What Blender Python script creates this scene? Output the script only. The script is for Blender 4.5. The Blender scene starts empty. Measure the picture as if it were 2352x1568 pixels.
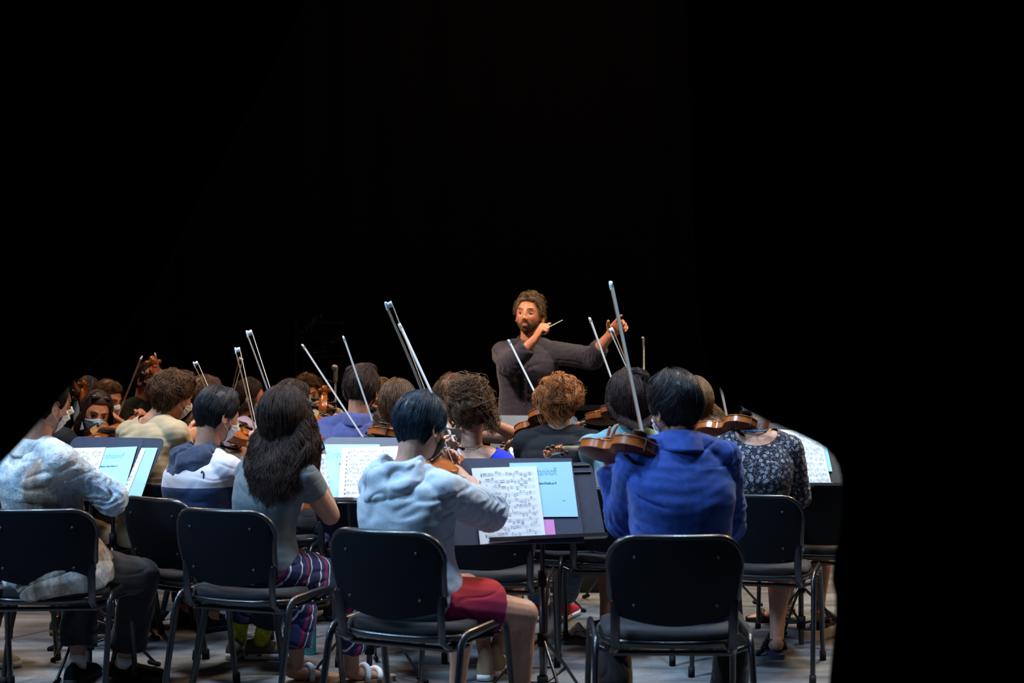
import bpy, math, random
import numpy as np
from mathutils import Vector, Matrix
R0 = random.Random(7)
NR = np.random.RandomState(11)
SC = bpy.context.scene
COL = SC.collection
rad = math.radians

# ---------------------------------------------------------------- camera, world, lights, exposure
CAM_H = 1.36
FPX = 3000.0
HOR = 863.0
PITCH = math.atan((HOR - 784.0) / FPX)
cam_d = bpy.data.cameras.new('camera'); cam = bpy.data.objects.new('camera', cam_d); COL.objects.link(cam)
cam.location = (0, 0, CAM_H); cam.rotation_euler = (math.pi / 2 + PITCH, 0, 0)
cam_d.sensor_width = 36; cam_d.lens = 36 * FPX / 2352; cam_d.clip_start = .05; cam_d.clip_end = 100
cam_d.dof.use_dof = True; cam_d.dof.focus_distance = 6.4; cam_d.dof.aperture_fstop = 2.8
SC.camera = cam
SC.view_settings.view_transform = 'Standard'; SC.view_settings.look = 'None'
SC.view_settings.exposure = 0.0; SC.view_settings.gamma = 1; SC.view_settings.use_curve_mapping = False
w = bpy.data.worlds.new('world'); SC.world = w; w.use_nodes = True
w.node_tree.nodes['Background'].inputs[0].default_value = (.35, .5, .9, 1)
w.node_tree.nodes['Background'].inputs[1].default_value = .004

def at(px, py, Y):
    """the point at depth Y seen at a pixel of the photograph"""
    u = (px - 1176) / FPX; v = (784 - py) / FPX
    d = Vector((u, math.cos(PITCH) - v * math.sin(PITCH), math.sin(PITCH) + v * math.cos(PITCH)))
    return Vector((0, 0, CAM_H)) + d * (Y / d.y)
def ray_plane(px, py, o, n):
    u = (px - 1176) / FPX; v = (784 - py) / FPX
    d = Vector((u, math.cos(PITCH) - v * math.sin(PITCH), math.sin(PITCH) + v * math.cos(PITCH)))
    c = Vector((0, 0, CAM_H))
    return c + d * ((o - c).dot(n) / d.dot(n))
def floor_at(px, py):
    return ray_plane(px, py, Vector((0, 0, 0)), Vector((0, 0, 1)))

def spot(name, loc, aim, power, color, angle=60, blend=.6, size=.40):
    l = bpy.data.lights.new(name, 'SPOT'); l.energy = power; l.color = color; l.spot_size = rad(angle); l.spot_blend = blend; l.shadow_soft_size = size
    o = bpy.data.objects.new(name, l); COL.objects.link(o); o.location = loc
    o.rotation_euler = (Vector(aim) - Vector(loc)).to_track_quat('-Z', 'Y').to_euler(); return o
COOL = (.50, .74, 1.0); WHITE = (.82, .9, 1.0); WARM = (1.0, .62, .33); AMBER = (1.0, .5, .22)
BLUE = (.36, .64, 1.0)
spot('stage_wash_light', (-3.6, 4.0, 7.2), (-.6, 5.2, .8), 2000, COOL, 50)
spot('stage_side_light', (-4.4, 3.1, 4.0), (-.5, 5.1, .9), 760, BLUE, 52)
spot('stage_wash_light', (1.5, 5.0, 7.4), (1.2, 5.3, .8), 1700, COOL, 52)
spot('stage_top_light', (-1.8, 5.4, 7.4), (-1.4, 5.6, .6), 950, (.58, .72, 1.0), 64)
spot('stage_top_light', (2.6, 7.2, 7.4), (1.4, 6.8, .2), 1000, (1.0, .86, .62), 62)
spot('stage_warm_light', (-2.2, 6.0, 7.0), (-1.9, 7.3, .9), 1000, (1.0, .80, .58), 46)
spot('stage_warm_light', (5.0, 9.6, 5.6), (.6, 6.9, .8), 1100, WARM, 60)
spot('stage_warm_light', (-4.8, 10.5, 6.0), (-1.6, 7.4, .9), 600, WARM, 55)
spot('stage_warm_light', (3.4, 5.6, 6.4), (-.6, 8.0, 1.0), 520, WARM, 60)
spot('conductor_light', (-2.8, 4.6, 5.2), (.1, 8.6, 1.65), 2500, (1.0, .74, .56), 20)
spot('stage_top_light', (3.0, 8.4, 7.0), (2.3, 8.4, 0), 900, (1.0, .88, .55), 48)
spot('backdrop_fill', (.5, 11.0, 8.5), (0, 15.5, 3.0), 110, (1.0, .80, .66), 90, 1.0)  # added fill, only lifts the backdrop slightly off black

# ---------------------------------------------------------------- materials
MT = {}
def nt(m): return m.node_tree.nodes, m.node_tree.links
def mat(name, col, rough=.6, spec=.4, metal=0, var=.0, vscale=20, bump=0, bscale=60, coat=0, sheen=0, sss=0, stretch=None, emit=0):
    if name in MT: return MT[name]
    m = bpy.data.materials.new(name); m.use_nodes = True; n, l = nt(m); b = n['Principled BSDF']
    b.inputs['Base Color'].default_value = (*col, 1); b.inputs['Roughness'].default_value = rough
    b.inputs['Specular IOR Level'].default_value = spec; b.inputs['Metallic'].default_value = metal
    b.inputs['Coat Weight'].default_value = coat; b.inputs['Sheen Weight'].default_value = sheen
    if sss: b.inputs['Subsurface Weight'].default_value = sss; b.inputs['Subsurface Radius'].default_value = (.9, .35, .2); b.inputs['Subsurface Scale'].default_value = .012
    tc = n.new('ShaderNodeTexCoord'); mp = n.new('ShaderNodeMapping'); l.new(tc.outputs['Object'], mp.inputs[0])
    if stretch: mp.inputs['Scale'].default_value = stretch
    if var:
        t = n.new('ShaderNodeTexNoise'); t.inputs['Scale'].default_value = vscale; t.inputs['Detail'].default_value = 4; l.new(mp.outputs[0], t.inputs[0])
        r = n.new('ShaderNodeMapRange'); r.inputs[1].default_value = .3; r.inputs[2].default_value = .7; r.inputs[3].default_value = 1 - var; r.inputs[4].default_value = 1 + var
        l.new(t.outputs[0], r.inputs[0])
        x = n.new('ShaderNodeMix'); x.data_type = 'RGBA'; x.blend_type = 'MULTIPLY'; x.inputs[0].default_value = 1; x.inputs[6].default_value = (*col, 1)
        c = n.new('ShaderNodeCombineColor'); [l.new(r.outputs[0], c.inputs[i]) for i in range(3)]
        l.new(c.outputs[0], x.inputs[7]); l.new(x.outputs[2], b.inputs['Base Color'])
    if bump:
        t = n.new('ShaderNodeTexNoise'); t.inputs['Scale'].default_value = bscale; t.inputs['Detail'].default_value = 5; l.new(mp.outputs[0], t.inputs[0])
        bp = n.new('ShaderNodeBump'); bp.inputs['Strength'].default_value = bump; bp.inputs['Distance'].default_value = .01; l.new(t.outputs[0], bp.inputs['Height']); l.new(bp.outputs[0], b.inputs['Normal'])
    MT[name] = m; return m
def ramp(n, stops, interp='LINEAR'):
    r = n.new('ShaderNodeValToRGB'); r.color_ramp.interpolation = interp
    e = r.color_ramp.elements
    while len(e) > 1: e.remove(e[0])
    e[0].position = stops[0][0]; e[0].color = (*stops[0][1], 1)
    for p, c in stops[1:]:
        x = e.new(p); x.color = (*c, 1)
    return r

# ---------------------------------------------------------------- mesh collecting
class G:
    def __init__(s): s.v = []; s.f = []; s.n = 0; s.mi = []
    def add(s, v, f, mi=0):
        v = np.asarray(v, float).reshape(-1, 3); s.v.append(v)
        s.f += [tuple(int(i) + s.n for i in q) for q in f]; s.mi += [mi] * len(f); s.n += len(v)
    def V(s): return np.concatenate(s.v) if s.v else np.zeros((0, 3))
def nrm(a):
    a = np.asarray(a, float); return a / (np.linalg.norm(a, axis=-1, keepdims=True) + 1e-12)
def smooth01(x, a, b):
    t = np.clip((np.asarray(x, float) - a) / (b - a), 0, 1); return t * t * (3 - 2 * t)
def frames(P, up):
    P = np.asarray(P, float); T = np.gradient(P, axis=0); T = nrm(T)
    out = []; u = np.asarray(up, float)
    if abs(np.dot(nrm(u), T[0])) > .95: u = np.array([0, 1., 0]) if abs(T[0][1]) < .9 else np.array([1., 0, 0])
    for t in T:
        b = u - t * np.dot(u, t); b = nrm(b); a = np.cross(b, t); out.append((a, b)); u = b
    return T, out
def tube(g, P, r, n=12, up=(0, 0, 1), cap='r', mi=0, power=2.0):
    """tapered tube through P; r scalar, or (ra, rb): rb along 'up'"""
    P = [np.asarray(p, float) for p in P]
    if not isinstance(r, (list, tuple, np.ndarray)): r = [r] * len(P)
    r = [x if isinstance(x, (tuple, list)) else (x, x) for x in r]
    if len(r) != len(P): r = [r[0]] * len(P)
    T, F = frames(P, up)
    rings = []
    th = np.linspace(0, 2 * math.pi, n, endpoint=False)
    c = np.cos(th); s_ = np.sin(th)
    if power != 2.0:
        c = np.sign(c) * np.abs(c) ** (2 / power); s_ = np.sign(s_) * np.abs(s_) ** (2 / power)
    def ring(p, a, b, ra, rb): return p + np.outer(c * ra, a) + np.outer(s_ * rb, b)
    if cap == 'r':
        for k in (80, 50, 25):
            q = math.cos(rad(k)); h = math.sin(rad(k)) * min(r[0])
            rings.append(ring(P[0] - T[0] * h, *F[0], r[0][0] * q, r[0][1] * q))
    for p, f, rr in zip(P, F, r): rings.append(ring(p, *f, *rr))
    if cap == 'r':
        for k in (25, 50, 80):
            q = math.cos(rad(k)); h = math.sin(rad(k)) * min(r[-1])
            rings.append(ring(P[-1] + T[-1] * h, *F[-1], r[-1][0] * q, r[-1][1] * q))
    V = np.concatenate(rings); m = len(rings); f = []
    for i in range(m - 1):
        for j in range(n):
            k = (j + 1) % n; f.append((i * n + j, i * n + k, (i + 1) * n + k, (i + 1) * n + j))
    f.append(tuple(range(n - 1, -1, -1))); f.append(tuple((m - 1) * n + j for j in range(n)))
    g.add(V, f, mi)
def loft(g, rings, closed=True, caps=True, mi=0):
    n = len(rings[0]); V = np.concatenate([np.asarray(r, float) for r in rings]); m = len(rings); f = []
    for i in range(m - 1):
        for j in range(n if closed else n - 1):
            k = (j + 1) % n; f.append((i * n + j, i * n + k, (i + 1) * n + k, (i + 1) * n + j))
    if caps and closed: f.append(tuple(range(n - 1, -1, -1))); f.append(tuple((m - 1) * n + j for j in range(n)))
    g.add(V, f, mi)
def ell(g, c, r, Rm=None, nu=20, nv=12, mi=0):
    V = []; f = []
    for i in range(nv + 1):
        ph = math.pi * i / nv
        for j in range(nu):
            t = 2 * math.pi * j / nu; V.append((math.sin(ph) * math.cos(t) * r[0], math.sin(ph) * math.sin(t) * r[1], math.cos(ph) * r[2]))
    V = np.array(V)
    if Rm is not None: V = V @ np.asarray(Rm).T
    V = V + np.asarray(c, float)
    for i in range(nv):
        for j in range(nu):
            k = (j + 1) % nu; f.append((i * nu + j, (i + 1) * nu + j, (i + 1) * nu + k, i * nu + k))
    g.add(V, f, mi)
def box(g, c, s, Rm=None, bev=0, mi=0):
    x, y, z = [a / 2 for a in s]
    if bev <= 0:
        V = np.array([(i * x, j * y, k * z) for i in (-1, 1) for j in (-1, 1) for k in (-1, 1)], float)
        f = [(0, 1, 3, 2), (4, 6, 7, 5), (0, 4, 5, 1), (2, 3, 7, 6), (0, 2, 6, 4), (1, 5, 7, 3)]
    else:
        b = bev; rg = []
        def rr(hx, hy, z_):
            o = []
            for (sx, sy, a0) in ((1, 1, 0), (-1, 1, 90), (-1, -1, 180), (1, -1, 270)):
                for a in (0, 30, 60, 90):
                    q = rad(a0 + a); o.append((sx * (hx - b) + b * math.cos(q) , sy * (hy - b) + b * math.sin(q), z_))
            return o
        V = []
        lv = [(-z, b), (-z + b * .3, b * .3), (-z + b, 0), (z - b, 0), (z - b * .3, b * .3), (z, b)]
        for zz, ins in lv: V += [(px * (x - ins) / x, py * (y - ins) / y, pz) for px, py, pz in rr(x, y, zz)]
        n = 16; f = []
        for i in range(5):
            for j in range(n): f.append((i * n + j, i * n + (j + 1) % n, (i + 1) * n + (j + 1) % n, (i + 1) * n + j))
        f.append(tuple(range(n - 1, -1, -1))); f.append(tuple(5 * n + j for j in range(n))); V = np.array(V)
    if Rm is not None: V = V @ np.asarray(Rm).T
    g.add(V + np.asarray(c, float), f, mi)
def slab(g, quad, th, nrmv, nx=1, mi=0):
    """thin solid from four corners (TL,TR,BR,BL), thickness th along nrmv"""
    q = [np.asarray(p, float) for p in quad]; nv = np.asarray(nrmv, float)
    V = q + [p - nv * th for p in q]
    g.add(V, [(0, 1, 2, 3), (7, 6, 5, 4), (0, 4, 5, 1), (1, 5, 6, 2), (2, 6, 7, 3), (3, 7, 4, 0)], mi)

def build(name, g, m, parent=None, base=None, smooth=True):
    V = g.V() if isinstance(g, G) else g[0]; F = g.f if isinstance(g, G) else g[1]
    mi = g.mi if isinstance(g, G) else None
    if base is None: base = parent.location if parent is not None and parent.get('_w') is None else (0, 0, 0)
    if parent is not None and parent.get('_o') is not None: base = Vector(parent['_o'])
    V = V - np.asarray(base, float)
    me = bpy.data.meshes.new(name); me.from_pydata(V.tolist(), [], F if isinstance(F, list) else F.tolist())
    ms = m if isinstance(m, (list, tuple)) else [m]
    for x in ms: me.materials.append(x)
    if mi is not None and len(ms) > 1: me.polygons.foreach_set('material_index', mi)
    me.polygons.foreach_set('use_smooth', [smooth] * len(me.polygons)); me.update()
    o = bpy.data.objects.new(name, me); COL.objects.link(o)
    if parent is not None: o.parent = parent
    else: o.location = base
    o['_o'] = tuple(base)
    return o
def empty(name, loc, label, cat, group=None, rz=0):
    o = bpy.data.objects.new(name, None); COL.objects.link(o); o.empty_display_size = .1; o.location = loc; o.rotation_euler = (0, 0, rz)
    o['label'] = label; o['category'] = cat; o['_o'] = tuple(loc)
    if group: o['group'] = group
    return o
def tag(o, label, cat, group=None):
    o['label'] = label; o['category'] = cat
    if group: o['group'] = group
    return o
def copy_tree(o, parent=None):
    c = o.copy(); COL.objects.link(c)
    if parent is not None: c.parent = parent
    for ch in [x for x in o.children]: copy_tree(ch, c)
    return c
def autosmooth(o, ang=40):
    me = o.data
    try: me.set_sharp_from_angle(angle=rad(ang))
    except Exception: pass
    return o

def waves(P, scale, seed, k=10, ridge=False):
    r = np.random.RandomState(seed); D = nrm(r.normal(size=(k, 3))); f = r.uniform(.7, 1.8, k) * 2 * math.pi / scale; ph = r.uniform(0, 6.28, k)
    out = np.zeros(len(P))
    for i in range(k):
        s = np.sin(P @ D[i] * f[i] + ph[i])
        out += (1 - 2 * np.abs(s)) if ridge else s
    return out / math.sqrt(k)
def remesh(g, vox, sm=2):
    """one continuous skin over everything collected in g; returns verts, faces, normals"""
    me = bpy.data.meshes.new('tmp'); me.from_pydata(g.V().tolist(), [], g.f); me.update()
    o = bpy.data.objects.new('tmp', me); COL.objects.link(o)
    md = o.modifiers.new('r', 'REMESH'); md.mode = 'VOXEL'; md.voxel_size = vox; md.adaptivity = 0
    if sm: s = o.modifiers.new('s', 'SMOOTH'); s.iterations = sm; s.factor = .5
    dg = bpy.context.evaluated_depsgraph_get()
    e = o.evaluated_get(dg); m2 = e.to_mesh()
    V = np.empty(len(m2.vertices) * 3); m2.vertices.foreach_get('co', V); V = V.reshape(-1, 3)
    N = np.empty(len(m2.vertices) * 3); m2.vertices.foreach_get('normal', N); N = N.reshape(-1, 3)
    ls = np.empty(len(m2.loops), int); m2.loops.foreach_get('vertex_index', ls)
    st = np.empty(len(m2.polygons), int); m2.polygons.foreach_get('loop_start', st)
    lt = np.empty(len(m2.polygons), int); m2.polygons.foreach_get('loop_total', lt)
    if len(lt) and (lt == 4).all(): F = ls.reshape(-1, 4)
    else: F = [ls[a:a + b].tolist() for a, b in zip(st, lt)]
    e.to_mesh_clear(); bpy.data.objects.remove(o); bpy.data.meshes.remove(me)
    return V, F, N
# ---------------------------------------------------------------- people
def hsurf(d, feat=True):
    """head surface for unit directions d: x right, y face, z up; centre halfway between crown and chin"""
    x, y, z = d[..., 0], d[..., 1], d[..., 2]
    X = .076 * x; Y = .098 * y; Z = .118 * z
    k = np.clip(-z, 0, 1)
    X = X * (1 - np.where(y < 0, .36, .26) * k ** 1.3) * (1 - .06 * smooth01(y, .2, 1))
    Y = np.where(y < 0, Y * (1 - .38 * k), Y * (1 - .02 * k))
    Y = Y - .004 * np.exp(-((z - .35) / .35) ** 2) * smooth01(-y, 0, 1)
    fr = smooth01(y, .1, .5)
    if feat:
        a = np.abs(X); e = np.exp
        Y = Y + fr * (.026 * e(-(X / .0115) ** 2 - ((Z + .034) / .0125) ** 2) + .014 * e(-(X / .0085) ** 2 - ((Z + .010) / .020) ** 2)
            + .007 * e(-((a - .012) / .006) ** 2 - ((Z + .038) / .008) ** 2)
            - .013 * e(-((a - .031) / .015) ** 2 - ((Z - .001) / .012) ** 2) + .006 * e(-((a - .027) / .024) ** 2 - ((Z - .024) / .008) ** 2)
            + .0065 * e(-(X / .022) ** 2 - ((Z + .061) / .0045) ** 2) + .0075 * e(-(X / .019) ** 2 - ((Z + .073) / .005) ** 2)
            - .004 * e(-(X / .022) ** 2 - ((Z + .0665) / .0022) ** 2) + .009 * e(-(X / .022) ** 2 - ((Z + .098) / .014) ** 2)
            + .004 * e(-((a - .038) / .016) ** 2 - ((Z + .028) / .016) ** 2))
    return np.stack([X, Y, Z], -1)
def dirs(az, el):
    return np.stack([np.sin(az) * np.cos(el), np.cos(az) * np.cos(el), np.sin(el)], -1)
def head_rot(yaw, pitch, roll):
    return np.array(Matrix.Rotation(-rad(yaw), 3, 'Z') @ Matrix.Rotation(-rad(pitch), 3, 'X') @ Matrix.Rotation(rad(roll), 3, 'Y'))
def head_mesh(g, c, Rm, s, nu=88, nv=64):
    az = np.linspace(0, 2 * math.pi, nu, endpoint=False); el = np.linspace(math.pi / 2, -math.pi / 2, nv)
    A, E = np.meshgrid(az, el); V = hsurf(dirs(A, E)).reshape(-1, 3) * s
    V = V @ Rm.T + c; f = []
    for i in range(nv - 1):
        for j in range(nu):
            k = (j + 1) % nu; f.append((i * nu + j, i * nu + k, (i + 1) * nu + k, (i + 1) * nu + j))
    g.add(V, f)
    for sx in (-1, 1):   # ears: rim and bowl
        t = np.linspace(-2.4, 2.6, 16); P = np.stack([np.full(16, sx * (.080)) + sx * .004 * np.cos(t * .5), -.012 - .015 * np.cos(t + .3), -.012 + .030 * np.sin(t * .98)], -1) * s
        tube(g, P @ Rm.T + c, .0052 * s, 8)
        ell(g, np.array([sx * .077, -.008, -.014]) * s @ Rm.T + c, np.array([.007, .014, .026]) * s, Rm, 10, 8)
def seg(a, b, n): return [np.asarray(a) + (np.asarray(b) - np.asarray(a)) * i / (n - 1) for i in range(n)]
def limb(g, a, b, ra, rm, rb, n=14, bulge=.4, cap='r', up=(0, 0, 1), ext=0):
    a = np.asarray(a, float); b = np.asarray(b, float)
    if ext: b = b + nrm(b - a) * ext
    ts = np.linspace(0, 1, 8); rr = [float(np.interp(t, [0, bulge, 1], [ra, rm, rb])) for t in ts]
    tube(g, [a + (b - a) * t for t in ts], rr, n, up, cap)
def hand(g, wr, d, pn, side, curl=(40, 40, 45, 50), splay=4, thumb=(35, 25), s=1.0, spread=1.0):
    """wr wrist, d direction of the palm, pn where the palm faces, side +1 right hand, -1 left"""
    d = nrm(d); pn = nrm(np.asarray(pn, float) - d * np.dot(pn, d)); lat = nrm(np.cross(pn, d)) * side   # towards the thumb... index side
    lat = -lat
    wr = np.asarray(wr, float)
    rings = []
    for t, wx, th in ((-.01, .027, .021), (.02, .034, .019), (.05, .040, .016), (.08, .041, .0135), (.092, .036, .010)):
        a = np.linspace(0, 2 * math.pi, 14, endpoint=False)
        rings.append(wr + d * t * s + np.outer(np.cos(a) * wx * s, lat) + np.outer(np.sin(a) * th * s, pn))
    loft(g, rings)
    ell(g, wr + (d * .03 + lat * .022 + pn * .010) * s, np.array([.019, .019, .019]) * s, None, 10, 8)
    L = (.072, .080, .074, .058); off = (.030, .010, -.0105, -.030)
    for i in range(4):
        base = wr + (d * (.086 - (.004 if i in (0, 3) else 0)) + lat * off[i]) * s
        ang = rad((1.5 - i) * splay * spread); dd = nrm(d * math.cos(ang) + lat * math.sin(ang)); P = [base - dd * .02 * s, base]; p = base; cu = 0
        for k, fr in enumerate((.45, .30, .25)):
            cu += rad(curl[i]) * (1.0, 1.1, .7)[k]
            q = nrm(dd * math.cos(cu) + pn * math.sin(cu)); p = p + q * L[i] * fr * s; P.append(p)
        tube(g, P, [x * s for x in (.0092, .0094, .0087, .0078, .0066)], 9)
    a1, a2 = rad(thumb[0]), rad(thumb[1])
    b0 = wr + (d * .018 + lat * .024) * s
    q1 = nrm(d * math.cos(a1) + lat * math.sin(a1) + pn * .35); q2 = nrm(d * math.cos(a1 - a2) + lat * math.sin(a1 - a2) + pn * .6)
    p1 = b0 + q1 * .040 * s; p2 = p1 + q2 * .032 * s; p3 = p2 + nrm(q2 + pn * .25) * .024 * s
    tube(g, [b0 - q1 * .008, b0, p1, p2, p3], [x * s for x in (.012, .0135, .0112, .0100, .0078)], 9)
    return wr + d * .09 * s, lat
def clampseg(a, b, L, tol=.12):
    a = np.asarray(a, float); b = np.asarray(b, float); n = np.linalg.norm(b - a); m = min(max(n, L * (1 - tol)), L * (1 + tol)); return a + (b - a) / n * m
TOR_M = [(-.16, .130, .105), (-.05, .168, .125), (.10, .165, .120), (.28, .150, .112), (.46, .150, .112), (.64, .164, .118), (.78, .172, .112), (.88, .150, .092), (.96, .090, .070)]
TOR_F = [(-.16, .135, .110), (-.05, .172, .125), (.10, .165, .118), (.28, .138, .100), (.42, .130, .096), (.60, .145, .110), (.76, .152, .102), (.87, .132, .082), (.96, .080, .062)]
def torso_rings(pel, nk, f, sx, t0, t1, grow, sc, lean, rows=TOR_M, flare=0):
    pel = np.asarray(pel, float); nk = np.asarray(nk, float); ax = nk - pel; L = np.linalg.norm(ax); up = ax / L
    sx = nrm(sx - up * np.dot(sx, up)); fv = np.cross(up, sx)
    rings = []; th = np.linspace(0, 2 * math.pi, 36, endpoint=False)
    ts = [t0] + [r[0] for r in rows if t0 < r[0] < t1] + [t1]
    for t in ts:
        hw = np.interp(t, [r[0] for r in rows], [r[1] for r in rows]) * sc; hd = np.interp(t, [r[0] for r in rows], [r[2] for r in rows]) * sc
        hw += grow + flare * max(0, .25 - t); hd += grow + flare * max(0, .25 - t)
        c = pel + ax * t - fv * lean * math.sin(math.pi * min(max(t, 0), 1))
        c_, s_ = np.cos(th), np.sin(th); p = 2 / 2.35
        rings.append(c + np.outer(np.sign(c_) * np.abs(c_) ** p * hw, sx) + np.outer(np.sign(s_) * np.abs(s_) ** p * hd, fv))
    return rings

def strands(g, P, r, n=3, tip=.25):
    """P (N,K,3) polylines -> thin tapered tubes"""
    N, K, _ = P.shape; T = nrm(np.gradient(P, axis=1)); ref = nrm(NR.normal(size=(N, 1, 3))); A = nrm(np.cross(T, ref)); B = np.cross(T, A)
    rr = r * np.interp(np.linspace(0, 1, K), [0, .2, .7, 1], [.8, 1, .9, tip])[None, :, None]
    rs = [P + (A * math.cos(2 * math.pi * j / n) + B * math.sin(2 * math.pi * j / n)) * rr for j in range(n)]
    V = np.stack(rs, 2).reshape(-1, 3)
    b = (np.arange(N)[:, None, None] * K + np.arange(K - 1)[None, :, None]) * n; j = np.arange(n)[None, None, :]; k = (j + 1) % n
    F = np.stack([b + j, b + k, b + n + k, b + n + j], -1).reshape(-1, 4)
    g.add(V, F.tolist())
HL_AZ = [0, 42, 62, 80, 100, 122, 180]
def hairline(az, kind):
    a = np.degrees(np.abs((az + math.pi) % (2 * math.pi) - math.pi))
    zl = {'short': [.074, .070, .035, .000, -.008, -.055, -.080], 'low': [.066, .060, .020, -.020, -.030, -.072, -.098], 'up': [.076, .072, .040, .005, .004, -.035, -.055]}[kind]
    return np.interp(a, HL_AZ, zl)
def hair(name, par, c, Rm, s, spec, m):
    """spec: T thickness, N strands, r radius, curl, mess, long length, line, lift"""
    T = spec.get('T', .022); line = spec.get('line', 'short'); g = G(); sd = spec.get('seed', 1); rs = np.random.RandomState(sd)
    part = rad(spec.get('tilt', 18))
    Rt = np.array(Matrix.Rotation(part, 3, 'X'))   # crown moved to the back of the head
    def pos(az, t, th):
        zl = hairline(az, line); el_lim = np.arcsin(np.clip(zl / .118, -.95, .95))
        el = math.pi / 2 - t * (math.pi / 2 - el_lim)
        d = dirs(az, el); S = hsurf(d, False); n = nrm(S / np.array([.076, .098, .118]) ** 2 * .01)
        n = nrm(n + np.array([0, 0, .15])); return S + n * th[..., None]
    nu, nv = 72, 30
    az = np.linspace(0, 2 * math.pi, nu, endpoint=False); tt = np.linspace(.0, 1, nv); A, Tt = np.meshgrid(az, tt)
    pw = spec.get('pw', 2.4 if line == 'low' else 4); edge = spec.get('edge', .25); asym = spec.get('asym', 0)
    def prof(az, t): return T * (edge + (1 - edge) * (1 - np.clip(t, 0, 1) ** pw)) * (1 + spec.get('top', 0) * np.clip(1 - t, 0, 1)) * (1 + .35 * np.clip(-np.cos(az), 0, 1) * spec.get('back', .4)) * (1 + asym * np.sin(az))
    th = prof(A, Tt) * .9
    V0 = pos(A, Tt, th); nz = waves(V0.reshape(-1, 3), spec.get('lump', .05), sd, 10).reshape(A.shape) * spec.get('lumpa', .04) * T
    V = pos(A, Tt, th + nz - .001).reshape(-1, 3)
    f = [(i * nu + j, i * nu + (j + 1) % nu, (i + 1) * nu + (j + 1) % nu, (i + 1) * nu + j) for i in range(nv - 1) for j in range(nu)]
    f = [q[::-1] for q in f]
    g.add((V * s) @ Rm.T + c, f)
    N = spec.get('N', 900); K = spec.get('K', 9); ml = spec.get('len', .5)
    N = int(N * 1.7); nl = max(12, int(N / spec.get('lock', 14))); li = rs.randint(0, nl, N); jit = spec.get('jit', 1.0)
    def per(lo, hi, sh): return (rs.uniform(lo, hi, nl)[li] + rs.uniform(-1, 1, N) * (hi - lo) * .12 * jit).reshape(sh)
    lt = np.sqrt(rs.uniform(0, 1, nl)); laz = rs.uniform(0, 2 * math.pi, nl); t0 = np.clip(lt[li] + rs.normal(size=N) * .03 * jit, 0, 1)
    az0 = laz[li] + rs.normal(size=N) * .055 * jit / np.maximum(lt[li], .25)
    if spec.get('long'): t0 = t0 * .8
    ln = ml * per(.6, 1.15, N); mess = spec.get('mess', .1); curl = spec.get('curl', 0); u = np.linspace(0, 1, K)
    t = t0[:, None] + ln[:, None] * u[None] ; sw = spec.get('swirl', .25)
    if spec.get('long'): t = t0[:, None] + (1.02 - t0[:, None]) * np.minimum(u[None] * 2.2, 1)
    if spec.get('fan'): t = t0[:, None] - ln[:, None] * u[None] * .5
    tm = spec.get('tmax', 1.06); t = np.minimum(t, tm)
    a = az0[:, None] + sw * u[None] * per(.4, 1.2, (N, 1)) + mess * (rs.normal(size=nl)[li] + .15 * rs.normal(size=N)).reshape(N, 1) * u[None] * 1.2
    lift = per(.80, 1.12, (N, 1)) * prof(a, t) + np.clip(per(0, 1, (N, 1)), 0, 1) ** 3 * mess * .06 * u[None] + spec.get('lift', 0) * u[None] ** 2
    t = np.abs(t)
    P = pos(a, t, lift)
    if curl:
        ph = per(0, 6.28, (N, 1)); w_ = spec.get('cw', 2.2) * 2 * math.pi * u[None]
        nn = nrm(P); e1 = nrm(np.cross(nn, np.array([0, 0, 1.0]))); e2 = np.cross(nn, e1)
        P = P + curl * (np.cos(w_ + ph)[..., None] * e1 + np.sin(w_ + ph)[..., None] * (nn * .7 + e2 * .5))
    P = (P * s) @ Rm.T + c
    if spec.get('long'):
        # hang below the hairline: gravity, widening, waves
        Lg = spec['long'] * per(.75, 1.05, N); f_ = Rm @ np.array([0, 1, 0]); f_ = f_ * [1, 1, 0]
        k0 = np.argmax(u >= 1 / 2.2); base = P[:, k0:k0 + 1]; uu = np.clip((u - u[k0]) / (1 - u[k0]), 0, 1)[None, :, None]
        rdir = nrm((base - c) * np.array([1, 1, 0])); bck = -nrm(f_) * spec.get('backoff', .04)
        ph = per(0, 6.28, (N, 1, 1)); wv = spec.get('wave', .008)
        hang = base + np.array([0, 0, -1.0]) * (Lg[:, None, None] * uu) + rdir * spec.get('wide', .05) * np.sin(uu * 2.2) + bck * uu + np.array(spec.get('drift', (0, 0, 0))) * uu
        hang = hang + wv * np.sin(uu * spec.get('wf', 12) + ph * .35 + rdir[..., :1] * 6) * nrm(np.cross(rdir, [0, 0, 1.0])) + .6 * wv * np.sin(uu * 17 + ph) * rdir * np.minimum(uu * 4, 1)
        keep = (np.abs(((az0 + math.pi) % (2 * math.pi)) - math.pi) > rad(spec.get('face', 50)))
        P = np.concatenate([P[:, :k0], hang[:, k0:]], 1)[keep]
    strands(g, P, spec.get('r', .0016) * s * .72, 3)
    for ex in spec.get('extra', []): ex(g, c, Rm, s, rs)
    return build(name, g, m, par)
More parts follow.
